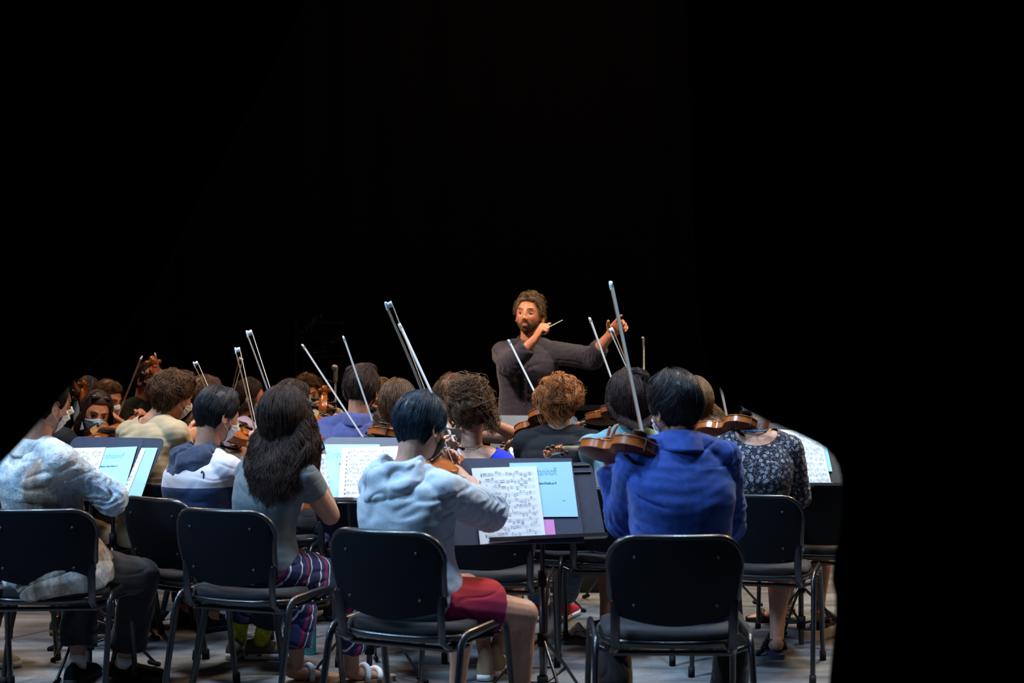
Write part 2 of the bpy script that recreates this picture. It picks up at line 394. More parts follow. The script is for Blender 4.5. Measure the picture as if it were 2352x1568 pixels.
def pony(dst, n=160, r=.0016, spread=.02, wave=.01, start=(0, -.09, .05), mid=None, K=12):
    """locks from a point on the head along given head-space points"""
    def fn(g, c, Rm, s, rs):
        pts = [np.array(start)] + [np.array(p) for p in dst]; u = np.linspace(0, 1, K); q = np.linspace(0, 1, len(pts)); pts = np.array(pts)
        base = np.stack([np.interp(u, q, pts[:, i]) for i in range(3)], -1)
        sp = np.interp(u, [0, .25, .8, 1], [.25, 1, 1, .5])[None, :, None] * spread
        P = base[None] + nrm(rs.normal(size=(n, 1, 3))) * rs.uniform(.1, 1, (n, 1, 1)) * sp + wave * np.sin(u[None, :, None] * 9 + rs.uniform(0, 6.28, (n, 1, 3)))
        strands(g, (P * s) @ Rm.T + c, r * s)
    return fn
def clump(cen, r, n=260, rr=.0016, turns=1.4, wob=.25):
    """a bun: locks wound about a ball"""
    def fn(g, c, Rm, s, rs):
        cen_ = np.array(cen); ell(g, (cen_ * s) @ Rm.T + c, np.array(r) * s * .86, Rm, 20, 14)
        K = 16; u = np.linspace(0, 1, K); ax = nrm(rs.normal(size=(n, 3)) * .6 + np.array([0, 0, 1.])); e1 = nrm(np.cross(ax, rs.normal(size=(n, 3)))); e2 = np.cross(ax, e1)
        h = rs.uniform(-.8, .8, (n, 1)); ang = u[None] * 2 * math.pi * turns * rs.uniform(.4, 1, (n, 1)) + rs.uniform(0, 6.28, (n, 1))
        rr_ = np.sqrt(1 - h ** 2) * (1 + wob * rs.normal(size=(n, 1)) * .5 + wob * .3 * np.sin(u[None] * 9 + rs.uniform(0, 6.28, (n, 1))))
        P = (h[..., None] * ax[:, None] + rr_[..., None] * (np.cos(ang)[..., None] * e1[:, None] + np.sin(ang)[..., None] * e2[:, None])) * np.array(r) + cen_
        strands(g, (P * s) @ Rm.T + c, rr * s)
    return fn
def face_mask(par, c, Rm, s, m, loops=True, low=0):
    g = G(); na, ne = 30, 18; A = np.linspace(-rad(66), rad(66), na); rows = []
    for i in range(ne):
        v = i / (ne - 1)
        top = -.022 + .006 - .018 * (np.abs(A) / rad(66)) ** 1.5 + .012 * np.exp(-(A / .25) ** 2) - low; bot = -.112 + .045 * (np.abs(A) / rad(66)) ** 2 - low * .3
        Z = top + (bot - top) * v; el = np.arcsin(np.clip(Z / .118, -.97, .97)); S = hsurf(dirs(A, el), True)
        S[:, 1] = np.maximum(S[:, 1], .0) ; o = .006 + .010 * math.sin(math.pi * v) * np.cos(A) ** 2 + .0012 * math.sin(v * 6 * math.pi)
        n_ = nrm(np.stack([np.sin(A), np.cos(A), np.zeros(na)], -1)); rows.append(S + n_ * o[:, None])
    R1 = [((r * s) @ Rm.T + c) for r in rows]; loft(g, R1, closed=False)
    o = build('face_mask', g, m, par); sd = o.modifiers.new('s', 'SOLIDIFY'); sd.thickness = .002; 
    if loops:
        for sx in (-1, 1):
            gl = G()
            for zi, z0 in ((0, -.028), (-1, -.068)):
                a0 = rows[2 if zi == 0 else -3][0 if sx < 0 else -1]; b0 = np.array([sx * .084, -.022, .012 if zi == 0 else -.038])
                mid = (a0 + b0) / 2 + np.array([sx * .004, 0, 0]); tube(gl, (np.array([a0, mid, b0]) * s) @ Rm.T + c, .0014, 5)
            tube(gl, (np.array([[sx * .084, -.022, .012], [sx * .086, -.030, -.012], [sx * .084, -.022, -.038]]) * s) @ Rm.T + c, .0014, 5)
            build('ear_loop', gl, m, o)
    return o
def patch_region(c, Rm, s, fn_top, fn_bot, amax, off, na=40, ne=14, noise=0, seed=3):
    A = np.linspace(-rad(amax), rad(amax), na); rows = []
    for i in range(ne):
        v = i / (ne - 1); Z = fn_top(A) + (fn_bot(A) - fn_top(A)) * v; el = np.arcsin(np.clip(Z / .118, -.985, .985)); S = hsurf(dirs(A, el), True)
        n_ = nrm(S * np.array([1, 1, .6])); o = off * math.sin(math.pi * min(max(v * 1.3, .08), 1 - .12)) * np.ones(na); 
        if noise: o = o + noise * waves(S, .012, seed)
        rows.append(((S + n_ * o[:, None]) * s) @ Rm.T + c)
    return rows
def shoe(par, ank, d, m, msole, s=1.0, L=.27, high=0, lift=0):
    ank = np.asarray(ank, float); d = nrm(np.asarray(d, float) * [1, 1, 0]); lat = np.array([d[1], -d[0], 0]); z0 = lift
    g = G(); rings = []; a = np.linspace(0, 2 * math.pi, 20, endpoint=False)
    for t, wx, h in ((-.075, .020, .045), (-.068, .033, .072 + high), (-.03, .037, .080 + high), (.02, .038, .078), (.06, .041, .062), (.11, .046, .048), (.155, .043, .038), (.18, .030, .028), (.192, .012, .018)):
        cc = np.array([ank[0], ank[1], 0]) + d * t * s; q = []
        for x in a:
            zz = math.sin(x); q.append(cc + lat * math.cos(x) * wx * s + np.array([0, 0, z0 + .018 + (max(zz, 0) ** .8 * h * s)]))
        rings.append(np.array(q))
    loft(g, rings); o = build('shoe', g, m, par)
    g = G(); ou = []
    for t, wx in ((-.08, .012), (-.076, .028), (-.05, .037), (0, .037), (.06, .043), (.11, .048), (.155, .045), (.185, .030), (.197, .010)): ou.append((t, wx))
    pl = [(t, w_) for t, w_ in ou] + [(t, -w_) for t, w_ in ou[::-1]]
    base = np.array([ank[0], ank[1], 0]); r1 = [base + d * t * s + lat * w_ * s + np.array([0, 0, z0 + .002]) for t, w_ in pl]; r2 = [p + np.array([0, 0, .026]) for p in r1]
    loft(g, [r1, r2]); build('sole', g, msole, o); return o
def eyes(X, br=True):
    c, Rm, s, p = X['c'], X['Rm'], X['hs'], X['p']; T = lambda q: (np.array(q) * s) @ Rm.T + c
    for sx in (-1, 1):
        g = G(); ell(g, T((sx * .031, .0775, .000)), np.array([.0130, .0100, .0050]) * s, Rm, 14, 8); build('eye', g, mat('eye_dark', (.035, .02, .015), .3), p)
        g = G(); tube(g, [T((sx * (.013 + .034 * u), .098 - .012 * u ** 1.5, .022 + .006 * math.sin(u * 2.6))) for u in np.linspace(0, 1, 8)], .0030, 7); build('eyebrow', g, mat('brow_brown', (.04, .022, .015), .7), p)
def person(label, head, yaw, pitch=5, roll=0, hs=1.0, neck=None, pelvis=None, tyaw=None, sw=.165, sex='m', R=None, L=None, RL=None, LL=None, skin=None, top=None, bottom=None, shoes=None,
           hr=None, hm=None, mask=None, vox=.006, sc=1.0, stand=False, lean=.02, name='person', cat='person', group='players of the orchestra', nofeet=False, seatz=.47, kneez=None, neckr=None):
    c = np.array(at(*head)); Rm = head_rot(yaw, pitch, roll)
    ty = rad(yaw if tyaw is None else tyaw); f = np.array([math.sin(ty), math.cos(ty), 0]); sx = np.array([math.cos(ty), -math.sin(ty), 0])
    hb = c + Rm @ np.array([0, -.022, -.075]) * hs
    nk = np.array(at(*neck)) if neck else hb - f * .035 + np.array([0, 0, -.085 * sc])
    if pelvis: pel = np.array(at(*pelvis))
    else: pel = nk * [1, 1, 0] + np.array([0, 0, seatz + .10]) - f * .02
    base = Vector((pel[0], pel[1], 0)); p = empty(name, base, label, cat, group)
    rows = TOR_M if sex == 'm' else TOR_F
    g = G(); head_mesh(g, c, Rm, hs)
    nr = neckr or (.056 if sex == 'm' else .048)
    tube(g, [nk + np.array([0, 0, -.05]), nk + f * .004, (nk + hb) / 2 + f * .0, hb + np.array([0, 0, .03])], [nr * 1.25, nr * 1.04, nr, nr], 18)
    loft(g, torso_rings(pel, nk, f, sx, -.16, .97, -.004, sc, lean, rows))
    sh = {}
    for sd, sg in (('R', 1), ('L', -1)):
        S = nk + sx * sg * sw * sc - np.array([0, 0, .065]) * sc + f * .01
        arm = R if sd == 'R' else L; S = S + np.array((arm or {}).get('sh', (0, 0, 0))); sh[sd] = S
        tube(g, [nk - np.array([0, 0, .02]), (nk + S) / 2 + np.array([0, 0, .0]), S], [.055 * sc, .055 * sc, .055 * sc], 14)
    arms = {}
    for sd, arm in (('R', R), ('L', L)):
        sg = 1 if sd == 'R' else -1; S = sh[sd]
        if arm is None: arm = {}
        if 'e' in arm: E = clampseg(S, at(*arm['e']), .285 * sc)
        else: E = S + f * .10 + sx * sg * .06 + np.array([0, 0, -.26]) * sc
        if 'w' in arm: W = clampseg(E, at(*arm['w']), .25 * sc)
        else: W = E + nrm(f * .85 - sx * sg * .45 + np.array([0, 0, .25])) * .24 * sc
        arms[sd] = (S, E, W)
        limb(g, S, E, .054 * sc, .050 * sc, .042 * sc); limb(g, E, W, .043 * sc, .042 * sc, .027 * sc, bulge=.3, ext=.005)
        if arm.get('hd') is not None: hd = np.array(arm['hd'], float)
        else: hd = W - E
        pn = np.array(arm.get('pn', -sx * sg * .7 + np.array([0, 0, -.4])), float)
        hand(g, W, hd, pn, sg, arm.get('curl', (45, 48, 50, 52)), arm.get('splay', 3), arm.get('thumb', (32, 25)), sc * arm.get('hs', 1.0))
    legs = {}
    for sd, leg in (('R', RL), ('L', LL)):
        sg = 1 if sd == 'R' else -1; Hp = pel + sx * sg * .095 * sc - np.array([0, 0, .02])
        leg = leg or {}
        if 'k' in leg: K_ = clampseg(Hp, at(*leg['k']), .44 * sc)
        elif stand: K_ = Hp + np.array([0, 0, -.44]) * sc + f * .02
        else: K_ = Hp + nrm(f * 1 + sx * sg * .25) * .42 * sc; K_[2] = (kneez or .50)
        if 'a' in leg: A_ = np.array(at(*leg['a']))
        elif stand: A_ = np.array([K_[0], K_[1], K_[2] - .40 * sc])
        else: A_ = np.array([K_[0], K_[1], .09]) + f * leg.get('fwd', -.05)
        if not stand and A_[2] < .17: A_[2] = .093
        fd = np.array(leg.get('fd', f + sx * sg * .2), float); fd[2] = 0; fd = nrm(fd); legs[sd] = (Hp, K_, A_, fd)
        limb(g, Hp, K_, .085 * sc, .078 * sc, .056 * sc, 16); ell(g, K_, np.array([1, 1, 1]) * .057 * sc); tube(g, [K_ + (A_ - K_) * t - fd * bk for t, bk in ((0, 0), (.12, 0), (.25, .008), (.38, .012), (.55, .008), (.75, .002), (1, 0))], [q * sc for q in (.053, .048, .052, .055, .047, .037, .034)], 16)
        if not nofeet:
            z = A_[2] - .085
            tube(g, [A_ + [0, 0, -.02] - fd * .02, A_ + [0, 0, -.045] + fd * .04, A_ + [0, 0, -.062] + fd * .13, A_ + [0, 0, -.068] + fd * .175], [(.032, .034), (.036, .030), (.042, .018), (.034, .011)], 14)
            for q in range(5 if (shoes or {}).get('kind') == 'sandal' else 0): tube(g, [A_ + [0, 0, -.066] + fd * (.165 - abs(q) * .004) + np.array([fd[1], -fd[0], 0]) * (q - 2) * .0165, A_ + [0, 0, -.070] + fd * (.205 - q * .006) + np.array([fd[1], -fd[0], 0]) * (q - 2) * .0165] if sd == 'L' else
                                     [A_ + [0, 0, -.066] + fd * (.165 - abs(q) * .004) - np.array([fd[1], -fd[0], 0]) * (q - 2) * .0165, A_ + [0, 0, -.070] + fd * (.205 - q * .006) - np.array([fd[1], -fd[0], 0]) * (q - 2) * .0165], .0085, 8)
    V, F, N = remesh(g, vox, 2); build('body', (V, F), skin, p)
    p_info = dict(c=c, Rm=Rm, nk=nk, pel=pel, f=f, sx=sx, arms=arms, legs=legs, p=p, hs=hs, sc=sc)
    if top:
        gs = G(); gr = top.get('grow', .016)
        loft(gs, torso_rings(pel, nk, f, sx, top.get('hem', -.12), top.get('up', .97), gr, sc, lean, rows, top.get('flare', 0)))
        sl = top.get('sleeve', 'long')
        for sd in 'RL':
            S, E, W = arms[sd]
            if sl != 'none': tube(gs, [nk - np.array([0, 0, .025]), (nk + S) / 2, S], [.055 * sc + gr * .5] * 3, 14)
            else: tube(gs, [nk - np.array([0, 0, .05]), (nk + S) / 2 - np.array([0, 0, .02])], [.05 * sc + gr * .4] * 2, 14)
            if sl == 'none': continue
            g2 = top.get('sgrow', gr); e_ = nrm(E - S)
            if sl == 'short': limb(gs, S, S + (E - S) * top.get('sl', .5), .056 * sc + g2, .056 * sc + g2, .054 * sc + g2 * 1.3, 16, cap='f'); ell(gs, S, np.array([1, 1, 1]) * (.056 * sc + g2))
            else:
                limb(gs, S, E, .056 * sc + g2, .052 * sc + g2, .047 * sc + g2, 16)
                q = ((R if sd == 'R' else L) or {}).get('fl', top.get('fl', .92 if sl == 'long' else .3)); limb(gs, E, E + (W - E) * q, .047 * sc + g2, .046 * sc + g2, np.interp(q, [0, 1], [.047, .030]) * sc + g2 * .8, 16, .3, cap='f'); ell(gs, E, np.array([1, 1, 1]) * (.047 * sc + g2))
        V, F, N = remesh(gs, top.get('vox', vox), top.get('sm', 13))
        wa = top.get('wr', .004); up_ = nrm(nk - pel); Q = np.stack([V @ sx, V @ f, V @ up_], -1)
        wq = Q * np.array(top.get('wst', (.55, .8, 1.3))) ; wq[:, 2] -= .35 * np.sqrt((Q[:, 0] - np.mean(Q[:, 0])) ** 2 + .004)
        sd_ = top.get('seed', 5); w1 = waves(wq, .34, sd_, 7); w2 = waves(wq * [1, 1, 1.2], .22, sd_ + 4, 7); k1 = smooth01(waves(Q, .45, sd_ + 3, 5), -.6, .9); k2 = smooth01(waves(Q, .35, sd_ + 6, 5), -.3, 1)
        D = wa * (.9 * waves(wq, .30, sd_ + 2, 6) - 1.1 * np.exp(-(w1 / .20) ** 2) * k1 - .8 * np.exp(-(w2 / .16) ** 2) * k2 + .12 * waves(wq, .06, sd_ + 1, 7)) + .0035
        for sd in 'RL':
            S, E, W = arms[sd]
            if sl in ('long', 'roll'):
                for (cc, axv, rr_, lam, am) in ((E, nrm(nrm(E - S) + nrm(W - E)), .10, .030, .0065), ((S * .8 + E * .2), nrm(E - S), .07, .045, .004)):
                    dd = V - cc; D += .75 * am * top.get('fold', 1) * (1 - 2 * np.abs(np.sin(math.pi * (dd @ axv) / lam + 1.5 * waves(V, .13, 9, 5)))) * np.exp(-(dd ** 2).sum(1) / rr_ ** 2)
        V = V + N * D[:, None]
        ncut = top.get('neck')
        F = np.asarray(F) if not isinstance(F, list) else F
        if ncut:
            cc = nk + sx * ncut[0] + f * ncut[1] + up_ * ncut[2]; rc = ncut[3]; dd = V - cc; ds = np.linalg.norm(dd, axis=1)
            kill = ds < rc * .93
            if not isinstance(F, list): F = F[~kill[F].any(1)]
            else: F = [q for q in F if not any(kill[i] for i in q)]
            near = (ds < rc * 1.04); V[near] = cc + dd[near] / ds[near][:, None] * rc * 1.01
        o = build(top.get('name', 'shirt'), (V, F), top['m'], p); p_info['top'] = o
        if top.get('collar'):
            gc = G(); n = 40; th = np.linspace(0, 2 * math.pi, n, endpoint=False); nu_ = nrm(hb - nk); s1 = nrm(sx - nu_ * np.dot(sx, nu_)); f1 = np.cross(nu_, s1); rg = []
            h = top['collar']; r0 = nr + .014
            for (rr_, zz) in ((r0 + .004, -.015), (r0, h * .55), (r0 - .003, h * .85), (r0, h), (r0 + .005, h), (r0 + .012, h * .6), (r0 + .020, .0), (r0 + .024, -.012), (r0 + .021, -.013), (r0 + .008, .002)):
                k = 1 + .12 * np.cos(th) * 0; rg.append(nk + nu_ * zz + np.outer(np.cos(th) * (rr_ + .004), s1) + np.outer(np.sin(th) * rr_, f1) - np.outer(np.clip(np.sin(th), 0, 1) * (.02 + .25 * zz * 0), nu_))
            for i_ in range(5, 9): rg[i_] = rg[i_] - np.outer((.006 + .024 * np.clip(-np.sin(th), 0, 1)) * (1 if i_ > 5 else .4), nu_) - np.outer(.010 * np.clip(-np.sin(th), 0, 1), f1)
            V_ = loft(gc, rg, caps=False); build('collar', gc, top.get('mc', top['m']), o)
    if bottom:
        gs = G(); gr = bottom.get('grow', .014)
        loft(gs, torso_rings(pel, nk, f, sx, -.18, bottom.get('waist', .08), gr * .6, sc, lean, rows))
        for sd in 'RL':
            Hp, K_, A_, fd = legs[sd]
            if bottom['kind'] == 'shorts':
                limb(gs, Hp, Hp + (K_ - Hp) * bottom.get('ln', .8), .088 * sc + gr, .086 * sc + gr, .078 * sc + gr * 1.5, 18, cap='f')
            else:
                q = bottom.get('ln', .93); limb(gs, Hp, K_, .086 * sc + gr, .080 * sc + gr, .060 * sc + gr, 18); ell(gs, K_, np.array([1, 1, 1]) * (.060 * sc + gr))
                limb(gs, K_, K_ + (A_ - K_) * q, .060 * sc + gr, .060 * sc + gr, (.040 + bottom.get('fl', .008)) * sc + gr, 18, .3, cap='f')
        V, F, N = remesh(gs, bottom.get('vox', vox), 3)
        D = bottom.get('wr', .003) * (1.2 * waves(V, .2, 22, 6) - 1.2 * np.exp(-(waves(V * [1, 1, 1.3], .2, 21, 7) / .2) ** 2)); V = V + N * D[:, None]
        p_info['bottom'] = build(bottom.get('name', 'trousers' if bottom['kind'] != 'shorts' else 'shorts'), (V, F), bottom['m'], p)
    if shoes and shoes.get('kind') == 'shoe':
        for sd in 'RL':
            Hp, K_, A_, fd = legs[sd]; lf = max(0, A_[2] - .09); shoe(p, A_, fd, shoes['m'], shoes['ms'], high=shoes.get('high', 0), lift=lf)
            if shoes.get('sock'): gk = G(); dn = nrm(A_ - K_); tube(gk, [A_ - dn * shoes.get('sh', .08), A_ - dn * .03, A_ + [0, 0, -.02]], [.042, .039, .038], 16, cap='f'); build('sock', gk, shoes['sock'], p)
    if shoes and shoes.get('kind') == 'sandal':
        for sd in 'RL':
            Hp, K_, A_, fd = legs[sd]; lat = np.array([fd[1], -fd[0], 0]); b = np.array([A_[0], A_[1], max(A_[2] - .083, 0.0)]); g1 = G()
            ou = [(-.06, .012), (-.055, .030), (-.02, .036), (.05, .040), (.12, .047), (.18, .042), (.21, .028), (.222, .010)]; pl = ou + [(t, -w_) for t, w_ in ou[::-1]]
            r1 = [b + fd * t + lat * w_ + [0, 0, -.008] for t, w_ in pl]; loft(g1, [r1, [q + np.array([0, 0, .022]) for q in r1]]); so = build('sandal', g1, shoes['ms'], p, smooth=False); g1 = G()
            for t0, hh, ww in shoes.get('straps', ((.035, .066, .042), (.12, .040, .050))):
                a = np.linspace(0, math.pi, 12); P = [b + fd * (t0 + .012 * math.sin(q)) + lat * math.cos(q) * ww + np.array([0, 0, .012 + math.sin(q) ** .7 * hh]) for q in a]
                tube(g1, P, (shoes.get('sw', .012), .003), 8, up=(0, 0, 1), cap='f')
            if shoes.get('heel'):
                a = np.linspace(-.4, math.pi + .4, 14); P = [A_ + [0, 0, -.005] - fd * math.sin(q) * .044 + lat * math.cos(q) * .042 + fd * .005 for q in a]; tube(g1, P, (.003, .010), 8, up=(0, 0, 1), cap='f')
            build('strap', g1, shoes['m'], so)
    if hr: p_info['hair'] = hair('hair', p, c, Rm, hs, hr, hm)
    if mask: face_mask(p, c, Rm, hs, mask)
    return p_info
# ---------------------------------------------------------------- shared materials
BLK = mat('black_plastic', (.0028, .0045, .008), .62, .12, bump=.05, bscale=400)
BLKM = mat('black_metal', (.006, .007, .010), .32, .6, coat=.2)
FAB = mat('black_fabric', (.016, .017, .022), .85, .4, var=.25, vscale=300, bump=.3, bscale=500, sheen=.05)
RUB = mat('black_rubber', (.005, .005, .006), .7, .2)
DESK = mat('stand_desk_metal', (.026, .036, .068), .5, .5, var=.12, vscale=30)
FOLD = mat('dark_folder_board', (.036, .048, .090), .6, .4)
PAPER = mat('white_paper', (.80, .84, .88), .8, .2)
PAPERW = mat('cream_paper', (.82, .80, .68), .8, .2)
CYAN = mat('light_blue_cover', (.38, .68, .86), .7, .2)
PINK = mat('pink_paper', (.75, .28, .62), .7, .2)
INK = mat('ink', (.10, .115, .15), .8); INKG = mat('grey_ink', (.36, .42, .48), .8); INKB = mat('blue_ink', (.02, .16, .28), .8); INKT = mat('pale_blue_ink', (.12, .40, .56), .8)
HAIRW = mat('bow_hair_white', (.75, .72, .66), .6)
WOODV = mat('violin_varnish', (.34, .095, .018), .22, .6, var=.35, vscale=9, coat=.6, stretch=(1, 1, 1))
WOODT = mat('violin_orange_varnish', (.36, .090, .016), .28, .6, var=.3, vscale=12, coat=.4)
WOODN = mat('violin_neck_wood', (.42, .27, .15), .45, .4, var=.2, vscale=40)
EBON = mat('ebony', (.010, .009, .009), .3, .5)
STR = mat('string_steel', (.5, .5, .5), .3, metal=1)
STICK = mat('bow_stick_wood', (.32, .18, .09), .35, .5, coat=.3); STICKS = mat('bow_stick_pale', (.42, .34, .26), .35, .6, coat=.3)
TIPW = mat('bow_tip_ivory', (.75, .8, .82), .4)
STEEL = mat('brushed_steel', (.62, .63, .66), .28, metal=1); TEALM = mat('teal_steel', (.08, .42, .52), .32, metal=.6)
WHITEP = mat('white_plastic', (.8, .8, .8), .4)

# ---------------------------------------------------------------- stacking chair; local +Y is the way the sitter faces
def make_chair():
    root = empty('stacking_chair', (0, 0, 0), '', 'chair', 'black stacking chairs of the players')
    # back shell: rounded panel curved about the sitter, its lower edge a bow
    g = G(); nx, nz = 22, 14; front = []; back = []
    hw = .222
    def pt(u, v, off):
        x = hw * u; zt = .82; zb = .552 - .037 * math.cos(u * math.pi / 2)
        r = .085
        if abs(x) > hw - r: zt -= r - math.sqrt(max(r * r - (abs(x) - hw + r) ** 2, 0)); zb += .5 * (r * .5 - math.sqrt(max((r * .5) ** 2 - max(abs(x) - hw + r * .5, 0) ** 2, 0)))
        z = zb + (zt - zb) * v; k = 1 - .05 * (1 - v)
        y = -.215 - .085 * ((z - .47) / .35) + .040 * u * u * 1.0 + .010 * (2 * v - 1) ** 2
        return (x * k, y + off, z)
    us = [math.sin(q * math.pi / 2) for q in np.linspace(-1, 1, nx)]; vs = np.linspace(0, 1, nz)
    rim = []
    for off in (-.012, .012):
        for v in vs:
            for u in us: g_ = pt(u, v, off); (back if off < 0 else front).append(g_)
    V = back + front; f = []; n1 = nx * nz
    for i in range(nz - 1):
        for j in range(nx - 1):
            a = i * nx + j; f.append((a, a + 1, a + nx + 1, a + nx)); f.append((n1 + a, n1 + a + nx, n1 + a + nx + 1, n1 + a + 1))
    bd = [j for j in range(nx)] + [i * nx + nx - 1 for i in range(1, nz)] + [(nz - 1) * nx + j for j in range(nx - 2, -1, -1)] + [i * nx for i in range(nz - 2, 0, -1)]
    for a, b in zip(bd, bd[1:] + bd[:1]): f.append((b, a, n1 + a, n1 + b))
    g.add(V, f); bk = build('backrest', g, BLK, root); autosmooth(bk, 45)
    bk.data.materials.append(FAB)
    mf = bk.data; 
    for pl in mf.polygons:
        c_ = pl.center
        if pl.normal.y > .6 and abs(c_.x) < .205 and .50 < c_.z < .79: pl.material_index = 1
    g = G(); P = [pt(u, 1, 0) for u in us]; P = [pt(-1, v, 0) for v in vs[3:-1]] + P + [pt(1, v, 0) for v in vs[3:-1][::-1]]
    tube(g, P, .0125, 10, up=(0, 1, 0)); build('rim', g, BLKM, bk)
    for x, z in ((-.14, .755), (.14, .755), (-.14, .59), (.14, .59)):
        g = G(); q = min(range(len(us)), key=lambda i: abs(us[i] * hw - x)); y = pt(x / hw, (z - .47) / .35, -.012)[1]; ell(g, (x, y, z), (.006, .004, .006), None, 8, 6); build('screw', g, mat('dull_screw', (.045, .05, .06), .5, metal=.5), bk)
    # seat cushion and its lower shell
    def sring(k, z, dz=0, n=40):
        th = np.linspace(0, 2 * math.pi, n, endpoint=False); c_, s_ = np.cos(th), np.sin(th); p = 2 / 4.2
        x = np.sign(c_) * abs(c_) ** p * .232 * k; y = np.sign(s_) * abs(s_) ** p * .215 * k + .015
        zz = z - .030 * np.clip((y - .10) / .13, 0, 1) ** 2 + .012 * np.clip((-y - .08) / .12, 0, 1) + .010 * (x / .23) ** 2
        return np.stack([x, y, zz + dz], -1)
    g = G(); loft(g, [sring(k, z) for k, z in ((.9, .440), (.985, .446), (1.0, .462), (.985, .480), (.9, .490), (.6, .492), (.2, .490))]); build('seat', g, FAB, root)
    g = G(); loft(g, [sring(k, z) for k, z in ((.8, .418), (.97, .422), (1.02, .430), (1.025, .447), (1.0, .447))]); sh = build('seat_shell', g, BLKM, root)
    # frame: two arches and cross rails, back uprights
    for sx in (-1, 1):
        g = G(); x = sx * .268
        P = [(x, -.275, .03), (x, -.225, .25), (x - sx * .002, -.190, .405)] + [(x - sx * .004, -.190 + .055 * (1 - math.cos(a)), .405 + .062 * math.sin(a)) for a in (rad(30), rad(60), rad(90))] + [(x - sx * .004, .06, .470)] + \
            [(x - sx * .004, .125 + .06 * math.sin(a), .410 + .060 * math.cos(a)) for a in (rad(0), rad(30), rad(60), rad(90))] + [(x, .215, .25), (x, .262, .03)]
        tube(g, P, [(.0115, .0170)] * len(P), 12, up=(0, 1, .2)); 
        o = build('side_frame', g, BLKM, root)
        for (yy, dy) in ((-.280, -.01), (.268, .01)): g = G(); tube(g, [(x, yy, .0), (x, yy - dy * .5, .045)], [(.0150, .0205)] * 2, 12, up=(0, 1, 0), cap='f'); build('foot_cap', g, RUB, o)
        g = G(); xb = sx * .200
        tube(g, [(sx * .26, .08, .430), (xb, .05, .422), (xb, -.10, .420), (xb, -.165, .422), (xb, -.198, .445), (xb, -.206, .50), (xb, -.212, .60)], [(.008, .017)] * 7, 12, up=(1, 0, 0)); build('back_upright', g, BLKM, root)
    for y in (-.13, .12): g = G(); tube(g, [(-.262, y, .43), (-.2, y, .408), (.2, y, .408), (.262, y, .43)], .010, 10); build('cross_rail', g, BLKM, root)
    return root
_ch0 = None
def chair(px, py, Y, yaw, label):
    """px: centre of the back's top edge; yaw clockwise from straight away"""
    global _ch0
    if _ch0 is None: _ch0 = make_chair(); c = _ch0
    else: c = copy_tree(_ch0)
    t = at(px, py, Y); q = Matrix.Rotation(-rad(yaw), 3, 'Z') @ Vector((0, -.30, 0)); c.location = (t.x - q.x, t.y - q.y, 0); c.rotation_euler = (0, 0, -rad(yaw)); c['label'] = label
    return c

# ---------------------------------------------------------------- music stand
def tripod(par, b, az0, h=.30, r=.30, pr=.011):
    g = G(); tube(g, [b + Vector((0, 0, .10)), b + Vector((0, 0, .16))], .022, 14, cap='f'); build('lower_hub', g, BLK, par); g = G(); tube(g, [b + Vector((0, 0, h - .02)), b + Vector((0, 0, h + .03))], .021, 14, cap='f'); build('hub', g, BLK, par)
    for k in range(3):
        a = rad(az0 + 120 * k); d = Vector((math.cos(a), math.sin(a), 0)); g = G()
        tube(g, [b + d * .018 + Vector((0, 0, h)), b + d * .14 + Vector((0, 0, h * .62)), b + d * r + Vector((0, 0, .012))], (.007, .007), 8)
        l = build('leg', g, BLKM, par); g = G(); tube(g, [b + d * .02 + Vector((0, 0, .13)), b + d * .155 + Vector((0, 0, h * .56))], .006, 8); build('leg_strut', g, BLKM, l); g = G(); tube(g, [b + d * (r - .03) + Vector((0, 0, .024)), b + d * (r + .01) + Vector((0, 0, .010))], .0115, 8); build('rubber_foot', g, RUB, l)
